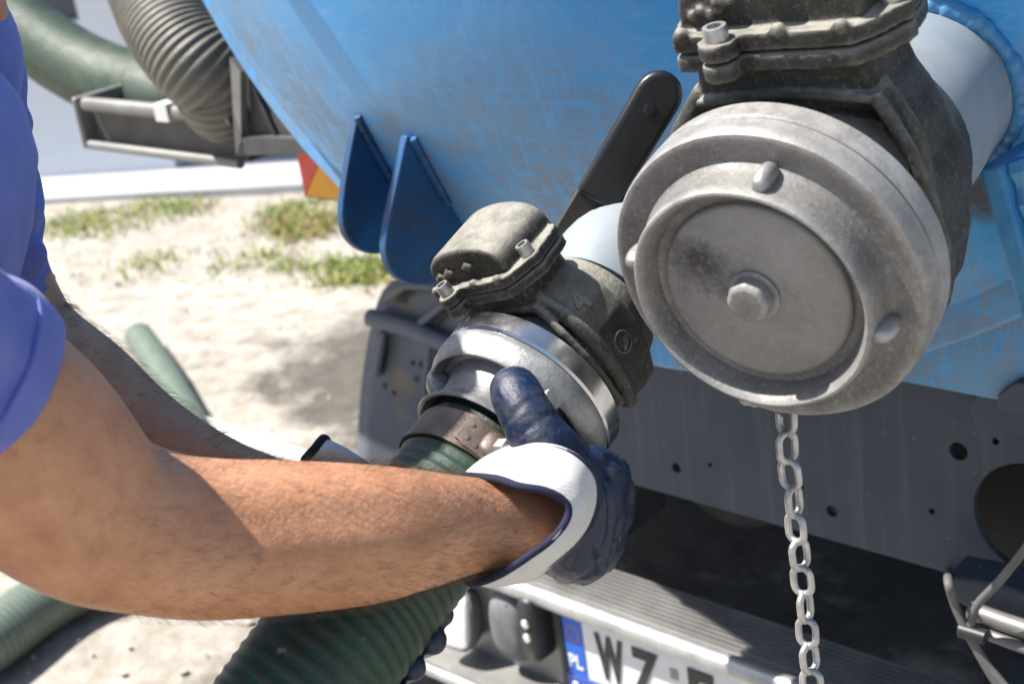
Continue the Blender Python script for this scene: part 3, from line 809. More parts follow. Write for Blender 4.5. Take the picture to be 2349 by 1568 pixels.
mb = MB(); mb.lathe(BO, ub, vvb, AX, [(-.0046, .0680), (-.010, .0672), (-.010, .0652), (-.0015, .0648), (.0002, .0638), (.0012, .0615), (.0014, .03), (.0014, .0003)], 128)
disc = build(mb, 'cap_disc', 'stained_cap_disc', vb, 38)
mb = MB(); mb.lathe(BO+AX*.0012, ub, vvb, AX, [(0, .0178), (.0025, .0178), (.0035, .0168), (.0035, .0003)], 48); build(mb, 'washer', 'dull_cast_aluminium', vb, 30)
mb = MB(); mb.lathe(BO+AX*.0045, ub, vvb, AX, [(0, .0152), (.0085, .0150), (.0108, .0138), (.0114, .010), (.0113, .0003)], 8); build(mb, 'cap_bolt', 'dull_cast_aluminium', vb, 50, [('bevel', .002, 2)])
for an in (75, 165, 255, 345):
    t = RAD(an); dr = ub*cos(t)+vvb*sin(t); tg = AX.cross(dr)
    mb = MB(); rings = []
    for f, w_, h_ in ((-.014, .0045, .0055), (-.011, .0062, .0085), (-.004, .0066, .0092), (.003, .0062, .0085), (.0075, .0052, .0065), (.0100, .0030, .003)):
        rings.append(rrect(BO+dr*(.0850)+AX*f, tg, dr, w_, h_, 14, 2.4))
    mb.loft(rings); build(mb, 'cap_nub', 'bright_cast_aluminium', vb, 180, [('sub', 1)])
# grub bolt and chain eye under the cap
def proj(p):
    q = p-CP; d = q.dot(CF); return IW/2+FL*q.dot(CR)/d, IH/2-FL*q.dot(CU)/d, d
_b = min((BO-AX*.028+(ub*cos(RAD(k))+vvb*sin(RAD(k)))*.110 for k in range(250, 320, 2)), key=lambda p: abs(proj(p)[0]-1808))
EYE = _b; EX, EYY, ED = proj(_b)
mb = MB(); c = EYE+Z*.001
mb.tube([c+(ub*cos(t)+Z*sin(t))*.0105 for t in [2*pi*i/20 for i in range(21)]], .0030, 8); build(mb, 'chain_eye', 'rusty_band_steel', vb, 180)
_g = BO-AX*.028+(ub*cos(RAD(252))+vvb*sin(RAD(252)))*.108
socket_bolt(_g, (ub*cos(RAD(252))+vvb*sin(RAD(252))), .006, .010, vb)

# ---- cross beam with round holes (steel plate facing the rear)
def beam_plate():
    Yb = 1.30
    top = .864; z0a, z0b = onY(1485, 1110, Yb), onY(2200, 1330, Yb)
    zb = (z0a.z+z0b.z)/2
    holes = []
    for (x, y, rp) in ((1551, 1073, 12), (1628, 1066, 6), (1838, 1158+40, 7), (1908, 1172, 14), (2137, 1173, 8), (2198, 1035, 21), (2283, 1012, 9), (1835, 1115, 9)):
        p = onY(x, y, Yb); d = (p-CP).dot(CF); holes.append((p.x, p.z, rp*d/FL*1.15))
    p = onY(2372, 1195, Yb); q = onY(2232, 1195, Yb); holes.append((p.x, p.z, (p.x-q.x)*1.0))
    m = Matrix(((1, 0, 0, 0), (0, 0, -1, Yb+.005), (0, 1, 0, 0), (0, 0, 0, 1)))
    pl = plate_with_holes('cross_beam', [(-1.22, zb+.03), (-1.19, zb), (-.30, zb), (-.30, top+.006), (-1.22, top+.006)], holes, .008, m, 'grey_frame_paint', truck)
    mb = MB(); mb.box(V((0, Yb+.011, 0)), X, Y, Z, (-1.21, -.31), (0, .09), (top-.02, top-.012)); build(mb, 'beam_flange', 'blackened_frame', pl)
    mb = MB(); mb.box(V((0, 1.40, 0)), X, Y, Z, (-.95, -.28), (0, .012), (.572, .85)); build(mb, 'hole_shade_backing', 'painted_hole_shade', truck, 30)  # dark plate added behind the beam so its big hole looks shaded
    # chassis rails, axle, drum seen through the openings
    for xx in (-1.36, -.62):
        mb = MB(); mb.box(V((xx, 0, 0)), X, Y, Z, (-.04, .04), (1.75, 6.6), (.62, .86)); build(mb, 'chassis_rail', 'blackened_frame', truck, 30)
    mb = MB(); mb.tube([V((-1.9, 2.5, .505)), V((-.1, 2.5, .505))], .07, 20); build(mb, 'axle', 'blackened_frame', truck)
    mb = MB(); c = onY(1670, 1170, 1.75)
    mb.lathe(V((c.x, 1.75, c.z+.10)), X, Z, Y, [(0, .001), (0, .12), (.012, .135), (.55, .135), (.56, .12), (.56, .001)], 48); build(mb, 'air_tank', 'dark_bracket_metal', truck, 40)
beam_plate()
def wheels():
    for yy in (2.5, 3.85):
        for xx in (-2.0, -.02):
            c = V((xx, yy, .505)); w = empty('wheel', c, None, None); w.parent = truck; w.location = c-WL[truck]
            mb = MB(); mb.lathe(c, Y, Z, X, [(-.22, .29), (-.235, .34), (-.23, .44), (-.20, .495), (-.1, .505), (.1, .505), (.20, .495), (.23, .44), (.235, .34), (.22, .29)], 64); build(mb, 'tyre', 'tyre_rubber', w, 40)
            mb = MB(); mb.lathe(c, Y, Z, X, [(-.2, .29), (-.1, .27), (-.08, .12), (-.08, .001)], 48); mb.lathe(c, Y, Z, X, [(.2, .29), (.1, .27), (.08, .12), (.08, .001)], 48); build(mb, 'rim', 'tray_metal', w, 40)
wheels()
def cab():
    mb = MB(); mb.box(V((-1.0, 0, 0)), X, Y, Z, (-1.2, 1.2), (6.1, 8.0), (.75, 2.9)); build(mb, 'cab_shell', 'blue_paint', truck, 30, [('bevel', .12, 4)])
    for xx in (-2.0, -.02):
        c = V((xx, 7.0, .505)); w = empty('wheel', c, None, None); w.parent = truck; w.location = c-WL[truck]
        mb = MB(); mb.lathe(c, Y, Z, X, [(-.14, .29), (-.15, .44), (-.12, .50), (.12, .50), (.15, .44), (.14, .29)], 48); build(mb, 'tyre', 'tyre_rubber', w, 40)
        mb = MB(); mb.lathe(c, Y, Z, X, [(-.1, .29), (-.05, .1), (-.05, .001)], 48); build(mb, 'rim', 'tray_metal', w, 40)
cab()

# ---- rear bumper step
def bumper():
    x0, x1 = -2.2, .2; zt = .387; yf = 1.305
    yb = onZ(1380, 1290, zt).y
    def ext(sec, nm, mat, par, mods=()):
        mb = MB(); mb.loft([[V((xx, y, z)) for y, z in sec] for xx in (x0, x1)]); return build(mb, nm, mat, par, 40, mods)
    bp = ext([(yf+.004, zt-.004), (yb, zt-.004), (yb, zt-.02), (yf+.020, zt-.02), (yf+.020, zt-.185), (yf-.055, zt-.190), (yf-.055, zt-.200), (yf+.035, zt-.200), (yf+.035, zt-.03)], 'rear_bumper', 'worn_aluminium_step', truck)
    n = 9
    for i in range(n):
        y = yf+.020+(yb-yf-.03)*i/(n-1)
        ext([(y-.0022, zt-.0038), (y-.0016, zt+.0015), (y+.0016, zt+.0015), (y+.0022, zt-.0038)], 'tread_rib', 'worn_aluminium_step', bp)
    mb = MB(); mb.tube([V((x0, yf, zt-.013)), V((x1, yf, zt-.013))], .0155, 20); build(mb, 'bumper_lip', 'bright_aluminium_lip', bp, 60)
    mb = MB(); mb.tube([V((x0, yf-.058, zt-.189)), V((x1, yf-.058, zt-.189))], .0105, 16); build(mb, 'bumper_lip', 'bright_aluminium_lip', bp, 60)
    fy = yf+.020
    # number plate in its holder
    pY = fy-.012
    px0 = onY(1293, 1450, pY).x; pz1 = onY(1300, 1405, pY).z; pz0 = onY(1300, 1536, pY).z; ph = pz1-pz0; pw = ph*4.56
    pl = MB(); pl.box(V((px0, pY+.004, pz0)), X, Y, Z, (0, pw), (-.004, 0), (0, ph)); plate = build(pl, 'number_plate', 'plate_white', truck, 30)
    for a in ((-.010, -.001), (pw+.001, pw+.01)):
        h = MB(); h.box(V((px0, pY, pz0)), X, Y, Z, a, (-.003, .012), (-.045, ph+.004)); build(h, 'plate_holder_edge', 'plate_black', plate)
    h = MB(); h.box(V((px0, pY-.001, pz0)), X, Y, Z, (-.001, pw+.001), (-.002, .012), (-.045, -.001)); build(h, 'plate_holder_strip', 'holder_blue', plate)
    bx = onY(1341, 1490, pY).x-px0
    h = MB(); h.box(V((px0, pY-.0005, pz0)), X, Y, Z, (.001, bx), (-.0008, 0), (.002, ph-.002)); build(h, 'country_band', 'plate_blue', plate)
    def fit(nm, ch, mat, x0, x1, z0, z1, off=.004):
        """a letter stretched to the box it fills on the plate"""
        o = text_mesh(nm, ch, .1, 1, off, .0004, Matrix(((1, 0, 0, 0), (0, 0, -1, 0), (0, 1, 0, 0), (0, 0, 0, 1))), mat, plate)
        cs = [v.co for v in o.data.vertices]; a0, a1 = min(c.x for c in cs), max(c.x for c in cs); c0, c1 = min(c.z for c in cs), max(c.z for c in cs)
        sx, sz = (x1-x0)/(a1-a0), (z1-z0)/(c1-c0)
        for v in o.data.vertices: v.co = (v.co.x*sx, v.co.y, v.co.z*sz)
        w = V(((x0+x1)/2-(a0+a1)/2*sx, pY-.0018, (z0+z1)/2-(c0+c1)/2*sz)); o.location = w-WL[plate]; WL[o] = w
    fit('country_code', 'PL', 'plate_white', px0+bx*.14, px0+bx*.86, pz0+ph*.12, pz0+ph*.34, .003)
    st = MB()
    for i in range(12):
        a = 2*pi*i/12; c = V((px0+bx*.52+bx*.33*cos(a), pY-.0016, pz0+ph*.70+bx*.33*sin(a)))
        st.lathe(c, X, Z, -Y, [(0, .0017), (.0006, .0017), (.0006, .0002)], 8)
    tag(build(st, 'star_ring', 'plate_orange', plate), kind='stuff')
    lz0, lz1 = pz0+ph*.13, pz0+ph*.86
    for ch, xa, xb in (('W', 1368, 1432), ('Z', 1449, 1514), ('F', 1582, 1640)):
        fit('plate_letter', ch, 'plate_black', onY(xa, 1500+.4*(xa-1400), pY).x, onY(xb, 1500+.4*(xb-1400), pY).x, lz0, lz1)
    sx = onY(1533, 1550, pY).x
    for q in ((.004, .022, ph*.18, ph*.40), (.005, .018, ph*.58, ph*.74)):
        st = MB(); st.box(V((sx, pY-.0005, pz0)), X, Y, Z, (q[0], q[1]), (-.0008, 0), (q[2], q[3])); build(st, 'plate_sticker', 'worn_aluminium_step', plate)
    st = MB(); c = V((px0+.016, pY-.0045, pz0-.018))
    st.tube([c+X*(.009*cos(a)*(.5+a*.09))+Z*(.009*sin(a)*(.5+a*.09)) for a in [.4*i for i in range(13)]], .0014, 6)
    build(st, 'holder_emblem', 'plate_white', plate)
    # white work lamp at the left
    c = onY(1052, 1415, fy-.03)
    d = (V((.12, -.97, .2))).normalized(); t, e1, e2 = frame_of(d, Z)
    mb = MB(); mb.loft([rrect(c+t*k, e1, e2, a, b, 24, 5) for k, a, b in ((-.055, .030, .018), (-.03, .042, .028), (.0, .052, .034), (.010, .052, .034))])
    lm = build(mb, 'work_lamp', 'grey_rubber', truck, 60); 
    mb = MB(); mb.loft([rrect(c+t*k, e1, e2, a, b, 24, 5) for k, a, b in ((.0102, .047, .030), (.015, .046, .029), (.017, .038, .023))]); build(mb, 'lens', 'lamp_lens', lm, 60)
    # round rubber marker lamp with two diodes
    c = onY(1185, 1425, fy-.002)
    mb = MB(); mb.loft([rrect(c-Y*k, X, Z, a, b, 32, 2.6) for k, a, b in ((-.004, .042, .064), (.015, .041, .062), (.027, .032, .052), (.032, .022, .037))])
    ml = build(mb, 'marker_lamp', 'grey_rubber', truck, 60)
    c2 = onY(1210, 1448, fy-.040)
    mb = MB(); mb.loft([rrect(c2+Y*k, X, Z, a, b, 24, 4) for k, a, b in ((.036, .020, .058), (.005, .0195, .056), (-.002, .015, .051))]); build(mb, 'lamp_housing', 'plate_black', ml, 60)
    for dz in (.015, -.010):
        mb = MB(); mb.ball(c2+Z*dz-Y*.003, .0078, 10, 6, (1, .5, 1)); build(mb, 'diode', 'lamp_led', ml, 180)
    mb = MB(); mb.lathe(onY(1165, 1390, fy-.026), X, Z, -Y, [(0, .005), (.004, .0045), (.004, .0002)], 12); build(mb, 'screw', 'plate_black', ml)
    # stays that carry the bumper
    for xx in (-1.42, -.62):
        mb = MB(); mb.box(V((xx, 0, 0)), X, Y, Z, (-.03, .03), (fy+.036, 1.75), (zt-.11, zt-.03)); build(mb, 'bumper_stay', 'dark_bracket_metal', truck, 30)
        mb = MB(); mb.box(V((xx, 0, 0)), X, Y, Z, (-.028, .028), (1.66, 1.74), (zt-.031, .64)); build(mb, 'bumper_hanger', 'dark_bracket_metal', truck, 30)
bumper()

mb = MB(); mb.box(V((0, 0, 0)), X, Y, Z, (-1.70, -1.47), (1.66, 2.0), (.66, 1.0)); build(mb, 'sun_blocker_box', 'blackened_frame', truck, 30, [('bevel', .01, 2)])  # unseen box added to keep the sun off the ground under the truck
# ---- mudguard, marker board, hose tray
def mudguard():
    Ym = 1.60
    out = [onY(x, y, Ym) for x, y in ((893, 640), (862, 700), (843, 780), (832, 870), (826, 960), (823, 1060), (822, 1200))]
    mb = MB(); rings = []
    for i, p in enumerate(out):
        row = []
        for j in range(9):
            q = V((p.x-.012+.62*j/8, Ym+.012+.004*sin(j*1.1+i), p.z)); row.append(q)
        rings.append(row)
    mb.loft(rings, False, False, False)
    mg = build(mb, 'mudguard', 'mudguard_plastic', truck, 60, [('sub', 1), ('solid', .006, 0)])
    def on(x, y, k=.012): return onY(x, y, Ym-k)
    mb = MB(); mb.tube([on(850, 728), on(940, 752), on(1040, 795), on(1160, 845)], .017, 14); build(mb, 'moulded_roll', 'mudguard_plastic', mg, 60)
    for a, b in (((880, 690), (930, 655)), ((930, 655), (1030, 660)), ((960, 745), (1040, 680)), ((880, 760), (865, 860)), ((985, 790), (975, 900))):
        mb = MB(); mb.tube([on(*a, .008), on((a[0]+b[0])/2, (a[1]+b[1])/2, .01), on(*b, .008)], .007, 8); build(mb, 'moulded_rib', 'mudguard_plastic', mg, 60)
    for q in (((866, 764), (888, 770), (884, 830), (878, 862), (872, 830)), ((1000, 790), (1030, 800), (1015, 850), (1000, 850)), ((905, 690), (940, 652), (1000, 655), (985, 668), (945, 668), (920, 695)), ((985, 735), (1050, 690), (1050, 705), (1000, 745))):
        mb = MB(); mb.prism([on(x, y, .001) for x, y in q], V((0, .004, 0))); build(mb, 'recess_shade_piece', 'blackened_frame', mg)  # flat dark pieces paint the shade of hollows in the moulding
    for (x, y) in ((932, 690), (948, 832), (966, 836), (957, 868), (884, 884), (905, 900)):
        mb = MB(); mb.lathe(on(x, y, .010), X, Z, -Y, [(0, .006), (.003, .0055), (.003, .0003)], 12); build(mb, 'rivet', 'blackened_frame', mg)
mudguard()
def marker_board():
    Yb = 1.62
    p = [onY(x, y, Yb) for x, y in ((698, 330), (699, 448), (860, 462), (860, 335))]
    z0 = p[1].z; z1 = p[0].z; xx0 = p[1].x; xx1 = p[2].x
    mb = MB(); mb.box(V((0, Yb+.003, 0)), X, Y, Z, (xx0-.004, xx1), (0, .008), (z0-.004, z1)); b = build(mb, 'marker_board', 'dark_bracket_metal', truck, 30)
    mb = MB(); m = V((xx0+.002, Yb, z0)); r = V((xx0+(z1-z0)*.86, Yb, z1))
    mb.prism([V((xx0, Yb, z0)), r, V((xx0, Yb, z1))], Y*.0025); build(mb, 'red_field', 'red_reflective', b, 20)
    mb = MB(); mb.prism([V((xx0+.003, Yb, z0)), V((xx1-.002, Yb, z0)), V((xx1-.002, Yb, z1)), r+X*.003], Y*.0025); build(mb, 'amber_field', 'amber_reflective', b, 20)
marker_board()
def tray():
    Yt = 1.30; zt = 1.080; xl, xr = -2.225, -1.80; zb = 1.012
    mb = MB(); mb.box(V((0, 0, 0)), X, Y, Z, (xl, xr), (Yt+.02, 5.2), (zb-.006, zb)); tr = build(mb, 'hose_tray', 'tray_metal', truck, 30)
    mb = MB(); mb.box(V((0, 0, 0)), X, Y, Z, (xl, xr), (Yt+.012, Yt+.02), (zb-.006, zt-.012)); build(mb, 'tray_end_plate', 'tray_metal', tr, 30)
    mb = MB(); mb.tube([V((xl+.01, Yt, zt)), V((xr, Yt, zt))], .0125, 16); build(mb, 'tray_rail', 'tray_rail_metal', tr, 60)
    mb = MB(); mb.tube([V((xl, Yt-.006, zb-.004)), V((xr, Yt-.006, zb-.004))], .008, 12); build(mb, 'tray_rail', 'tray_rail_metal', tr, 60)
    mb = MB(); mb.box(V((xl-.014, 0, 0)), X, Y, Z, (-.006, .006), (Yt-.012, 5.2), (zb-.012, zt+.012)); build(mb, 'tray_side', 'tray_rail_metal', tr, 30, [('bevel', .005, 2)])
    mb = MB(); mb.box(V((0, 0, 0)), X, Y, Z, (-1.99, -1.955), (Yt-.016, Yt+.012), (zt-.013, zt+.016)); build(mb, 'tape_wrap', 'white_plastic', tr, 30)
    # gusset between tray and tank: a thin upright plate with a dark box behind
    e = .012
    mb = MB(); p = [onY(x, y, Yt-.02) for x, y in ((527, 132), (551, 165), (553, 335), (541, 357), (536, 290))]
    mb.prism(p, V((0, .012, 0))); build(mb, 'gusset_plate', 'tray_rail_metal', tr, 30)
    mb = MB(); p = [onY(x, y, Yt) for x, y in ((545, 150), (548, 345), (760, 352), (790, 300), (640, 150))]
    mb.prism(p, V((0, .25, 0))); build(mb, 'tray_bracket', 'dark_bracket_metal', tr, 30)
    mb = MB(); p = [onY(x, y, Yt-.02) for x, y in ((541, 357), (556, 316), (740, 320), (760, 352))]
    mb.prism(p, V((0, .018, 0))); build(mb, 'bracket_foot', 'dark_bracket_metal', tr, 30)
    mb = MB(); mb.tube([onY(580, 195, Yt-.004), onY(632, 308, Yt-.004)], .004, 8); build(mb, 'bracket_ridge', 'tray_metal', tr)
tray()
# ---- right-hand fittings below the tank: brackets and cables
def right_side():
    Yq = 1.27
    mb = MB(); p = [onY(x, y, Yq) for x, y in ((2218, 925), (2240, 990), (2420, 1010), (2420, 905), (2255, 890))]
    mb.prism(p, V((0, .02, 0))); rb = build(mb, 'frame_bracket', 'grey_frame_paint', truck, 30, [('bevel', .003, 2)])
    mb = MB(); p = [onY(x, y, Yq-.025) for x, y in ((2286, 905), (2286, 940), (2420, 965), (2420, 880), (2330, 875))]
    mb.prism(p, V((0, .02, 0))); build(mb, 'bracket_pad', 'grey_frame_paint', rb, 30, [('bevel', .003, 2)])
    mb = MB(); p = [onY(x, y, 1.22) for x, y in ((2168, 1318), (2178, 1372), (2215, 1392), (2420, 1452), (2420, 1385), (2300, 1345))]
    mb.prism(p, V((0, .05, 0))); sb = build(mb, 'lamp_bracket', 'grey_frame_paint', truck, 30, [('bevel', .004, 2)])
    mb = MB(); mb.tube([onY(x, y, 1.20) for x, y in ((2225, 1398), (2300, 1425), (2420, 1465))], .010, 12); build(mb, 'bracket_tube', 'tray_rail_metal', sb, 60)
    mb = MB(); mb.tube([onY(x, y, 1.19) for x, y in ((2240, 1445), (2330, 1478), (2420, 1510))], .006, 12); build(mb, 'bracket_tube', 'tray_rail_metal', sb, 60)
    for pts, r in ((((2400, 1185), (2349, 1262), (2290, 1335), (2240, 1390), (2228, 1450), (2255, 1510), (2320, 1590)), .0045), (((2175, 1330), (2190, 1385), (2220, 1450), (2270, 1540), (2310, 1600)), .0048)):
        mb = MB(); mb.tube(path3([onY(pts[0][0]+3, pts[0][1]-22, 1.34)]+[onY(x, y, 1.17) for x, y in pts], 40), r, 10); build(mb, 'cable', 'cable_sheath', truck, 180)
    mb = MB(); c = onY(2232, 1452, 1.168); mb.tube([c-X*.014, c+X*.014], .008, 10); build(mb, 'cable_tie', 'plate_black', truck)
right_side()
# ================================================================== hoses
def ribbed(path_pts, R, pitch, depth, name, mat, parent, n=40, per=6, helix=True, hint=V((0, 0, 1))):
    """corrugated hose; the point attribute 'rib' is 1 on a ridge and 0 in a groove"""
    dense = path3(path_pts, 60*len(path_pts))
    ln = [0]
    for p, q in zip(dense, dense[1:]): ln.append(ln[-1]+(q-p).length)
    tot = ln[-1]; m = max(8, int(tot/pitch*per)); k = 0; rings = []; h = hint; att = []
    pts = []
    for i in range(m+1):
        s = tot*i/m
        while k < len(ln)-2 and ln[k+1] < s: k += 1
        f = (s-ln[k])/max(1e-9, ln[k+1]-ln[k]); pts.append((dense[k].lerp(dense[k+1], f), s))
    for i, (p, s) in enumerate(pts):
        a = pts[max(0, i-2)][0]; b = pts[min(m, i+2)][0]
        t, e1, e2 = frame_of(b-a, h); h = e1; ring = []
        for j in range(n):
            an = 2*pi*j/n; ph = 2*pi*(s/pitch)+(an if helix else 0); c = .5+.5*cos(ph); c = c**1.4
            wob = 1+.006*noise.noise(p*14+V((cos(an), sin(an), 0)))
            ring.append(p+(e1*cos(an)+e2*sin(an))*((R-depth+depth*c)*wob)); att.append(c)
        rings.append(ring)
    mb = MB(); mb.loft(rings); mb.att['rib'] = att
    return build(mb, name, mat, parent, 180)

hs = empty('suction_hose', SO+AS*.1, 'dark green ribbed suction hose clamped into the aluminium coupling', 'hose')
HP = [SO+AS*.036, SO+AS*.10, SO+AS*.20, SO+AS*.29, V((-.70, .34, .90)), V((-.76, .05, .66)), V((-.90, -.35, .26)), V((-1.2, -.75, .055)), V((-1.9, -1.1, .05)), V((-2.8, -1.2, .05))]
ribbed(HP, .0505, .0088, .0010, 'hose_wall', 'dark_green_hose', hs, 48, 6)
# coupling: cast flange, neck, flared lip
prof = [(.0075, .072), (.0082, .0780), (.0098, .0793), (.0160, .0793), (.0225, .0778), (.0285, .0752), (.0300, .0738), (.0302, .0722), (.0275, .0700), (.0235, .0682), (.0218, .0650), (.0228, .0612), (.0300, .0580), (.037, .0564), (.045, .0568), (.051, .0585), (.0555, .0610), (.0585, .0634), (.0605, .0642), (.0617, .0630), (.0610, .0606), (.056, .0580), (.048, .0548), (.035, .052)]
mb = MB(); mb.lathe(SO, us, vvs, AS, [(z, r*.94) for z, r in prof], 128, lambda a, t: 1+.003*sin(2*t+.6)+.002*sin(5*t+a*60))
cpl = build(mb, 'coupling', 'bright_cast_aluminium', hs, 40)
def cnub(an):
    t = RAD(an); dr = us*cos(t)+vvs*sin(t); tg = AS.cross(dr); mb = MB(); rings = []
    # a wedge of cast metal: broad at the flange, hooked at its outer end
    for f, h, w_ in ((-.0060, .016, .0045), (-.002, .0165, .0062), (.004, .0155, .0072), (.0085, .0125, .0078), (.0115, .008, .0075)):
        rings.append(rrect(SO+dr*(.0600+f)+AS*(.023+h*.55), tg, AS, w_, h*.60, 16, 5))
    mb.loft(rings); build(mb, 'coupling_nub', 'bright_cast_aluminium', cpl, 50, [('bevel', .0015, 2)])
for an in (135, 15, 255): cnub(an)
# clamp band with its bolt
def clamp():
    c0 = SO+AS*.0815; R0 = .0518; mb = MB(); e = lambda t: us*cos(t)+vvs*sin(t)
    rings = []
    for j in range(97):
        t = 2*pi*j/96; ww = .0135+.0004*sin(9*t)
        rings.append([c0+AS*z+e(t)*r for z, r in ((-ww, R0-.001), (-ww, R0+.0012), (ww, R0+.0012), (ww, R0-.001))])
    mb.loft(rings, False, False); cb = build(mb, 'clamp_band', 'rusty_band_steel', hs, 40)
    # lap plate, crimped saddle and square bolt, on the side seen from above
    ca = math.atan2((at(1130, 1000, .97)-c0).dot(vvs), (at(1130, 1000, .97)-c0).dot(us))
    mb = MB(); rings = []
    for j in range(13):
        t = ca+.42-.84*j/12; ww = .0125*(1 if 1 < j < 11 else .8)
        rings.append([c0+AS*z+e(t)*r for z, r in ((-ww, R0+.001), (-ww, R0+.0034), (ww, R0+.0034), (ww, R0+.001))])
    mb.loft(rings); build(mb, 'lap_plate', 'rusty_band_steel', cb, 40, [('bevel', .001, 2)])
    for dt, dz in ((.26, .006), (.30, -.005), (.12, .008)):
        t = ca+dt; mb = MB(); mb.lathe(c0+AS*dz+e(t)*(R0+.0032), AS, e(t).cross(AS), e(t), [(0, .0022), (.0008, .002), (.001, .0002)], 10); build(mb, 'rivet', 'rusty_band_steel', cb)
    t = ca-.12; o = e(t); tg = o.cross(AS); p = c0+o*(R0+.003)
    mb = MB(); rings = []
    for k, w_, h in ((-.012, .007, .002), (-.007, .010, .006), (0, .0115, .0085), (.008, .010, .007), (.014, .007, .002)):
        rings.append(rrect(p+tg*k, AS, o, w_, h, 16, 3))
    mb.loft(rings); build(mb, 'clamp_saddle', 'rusty_band_steel', cb, 180, [('sub', 1)])
    ax = (tg*.4+o*.9).normalized(); t_, e1, e2 = frame_of(ax, AS)
    mb = MB(); mb.lathe(p+o*.005+tg*.002, e1, e2, t_, [(0, .0075), (.008, .0075), (.0095, .0065), (.0095, .0003)], 6); build(mb, 'clamp_bolt', 'bolt_steel', cb, 30, [('bevel', .0008, 2)])
    t = ca-.45; o = e(t); tg = o.cross(AS); p = c0+o*(R0+.003)
    mb = MB(); mb.tube([p-tg*.006, p+tg*.009], .0055, 12); build(mb, 'clamp_nut', 'rusty_band_steel', cb, 50)
clamp()

# hoses carried in the side tray
ta = empty('stored_hose', (-2.0, 1.45, 1.015), 'dark green hose curving down into the side tray, the farther of two', 'hose', 'hoses stored in the side tray')
ribbed([at(-230, -260, 2.95), at(-110, -110, 2.90), at(25, 40, 2.82), at(175, 150, 2.72), at(335, 212, 2.60), at(470, 225, 2.52), V((-1.93, 1.62, 1.10)), V((-1.98, 2.6, 1.085)), V((-1.98, 3.2, 1.085))], .070, .0085, .0020, 'hose_wall', 'grey_green_hose', ta, 36, 5)
tb = empty('stored_hose', (-1.85, 1.4, 1.015), 'brownish ribbed hose bending steeply beside the blue tank ring', 'hose', 'hoses stored in the side tray')
ribbed([at(262, -330, 2.55), at(305, -170, 2.40), at(352, -20, 2.28), at(412, 95, 2.22), at(490, 175, 2.22), at(575, 225, 2.30), V((-1.83, 1.75, 1.10)), V((-1.85, 2.6, 1.085)), V((-1.85, 3.2, 1.085))], .074, .0088, .0028, 'hose_wall', 'tan_ribbed_hose', tb, 40, 6)
# hoses lying on the sand
hg = empty('ground_hose', onZ(100, 1480), 'pale green hose lying on the sand near the worker', 'hose')
q = [onZ(-260, 1690), onZ(-20, 1535), onZ(110, 1440), onZ(250, 1362), onZ(420, 1290), onZ(560, 1200)]
ribbed([p+Z*.058 for p in q], .062, .014, .0009, 'hose_wall', 'pale_green_hose', hg, 24, 4)
hg2 = empty('ground_hose', onZ(350, 800), 'short pale green hose end on the sand beyond the worker\'s arm', 'hose')
q = [onZ(326, 800), onZ(352, 838), onZ(385, 890), onZ(425, 965), onZ(480, 1060)]
ribbed([p+Z*.042 for p in q], .045, .014, .0008, 'hose_wall', 'pale_green_hose', hg2, 24, 4)
wp = empty('white_pipe', onZ(600, 1000), 'white plastic pipe lying on the sand behind the arms', 'pipe')
mb = MB(); a, b = onZ(400, 985), onZ(800, 1130)
mb.tube([a+Z*.035, b+Z*.035], .035, 28); build(mb, 'pipe_wall', 'white_plastic', wp, 60)
mb = MB(); mb.tube([a.lerp(b, .80)+Z*.035, a.lerp(b, .90)+Z*.035], .039, 28); build(mb, 'pipe_socket', 'white_plastic', wp, 60)

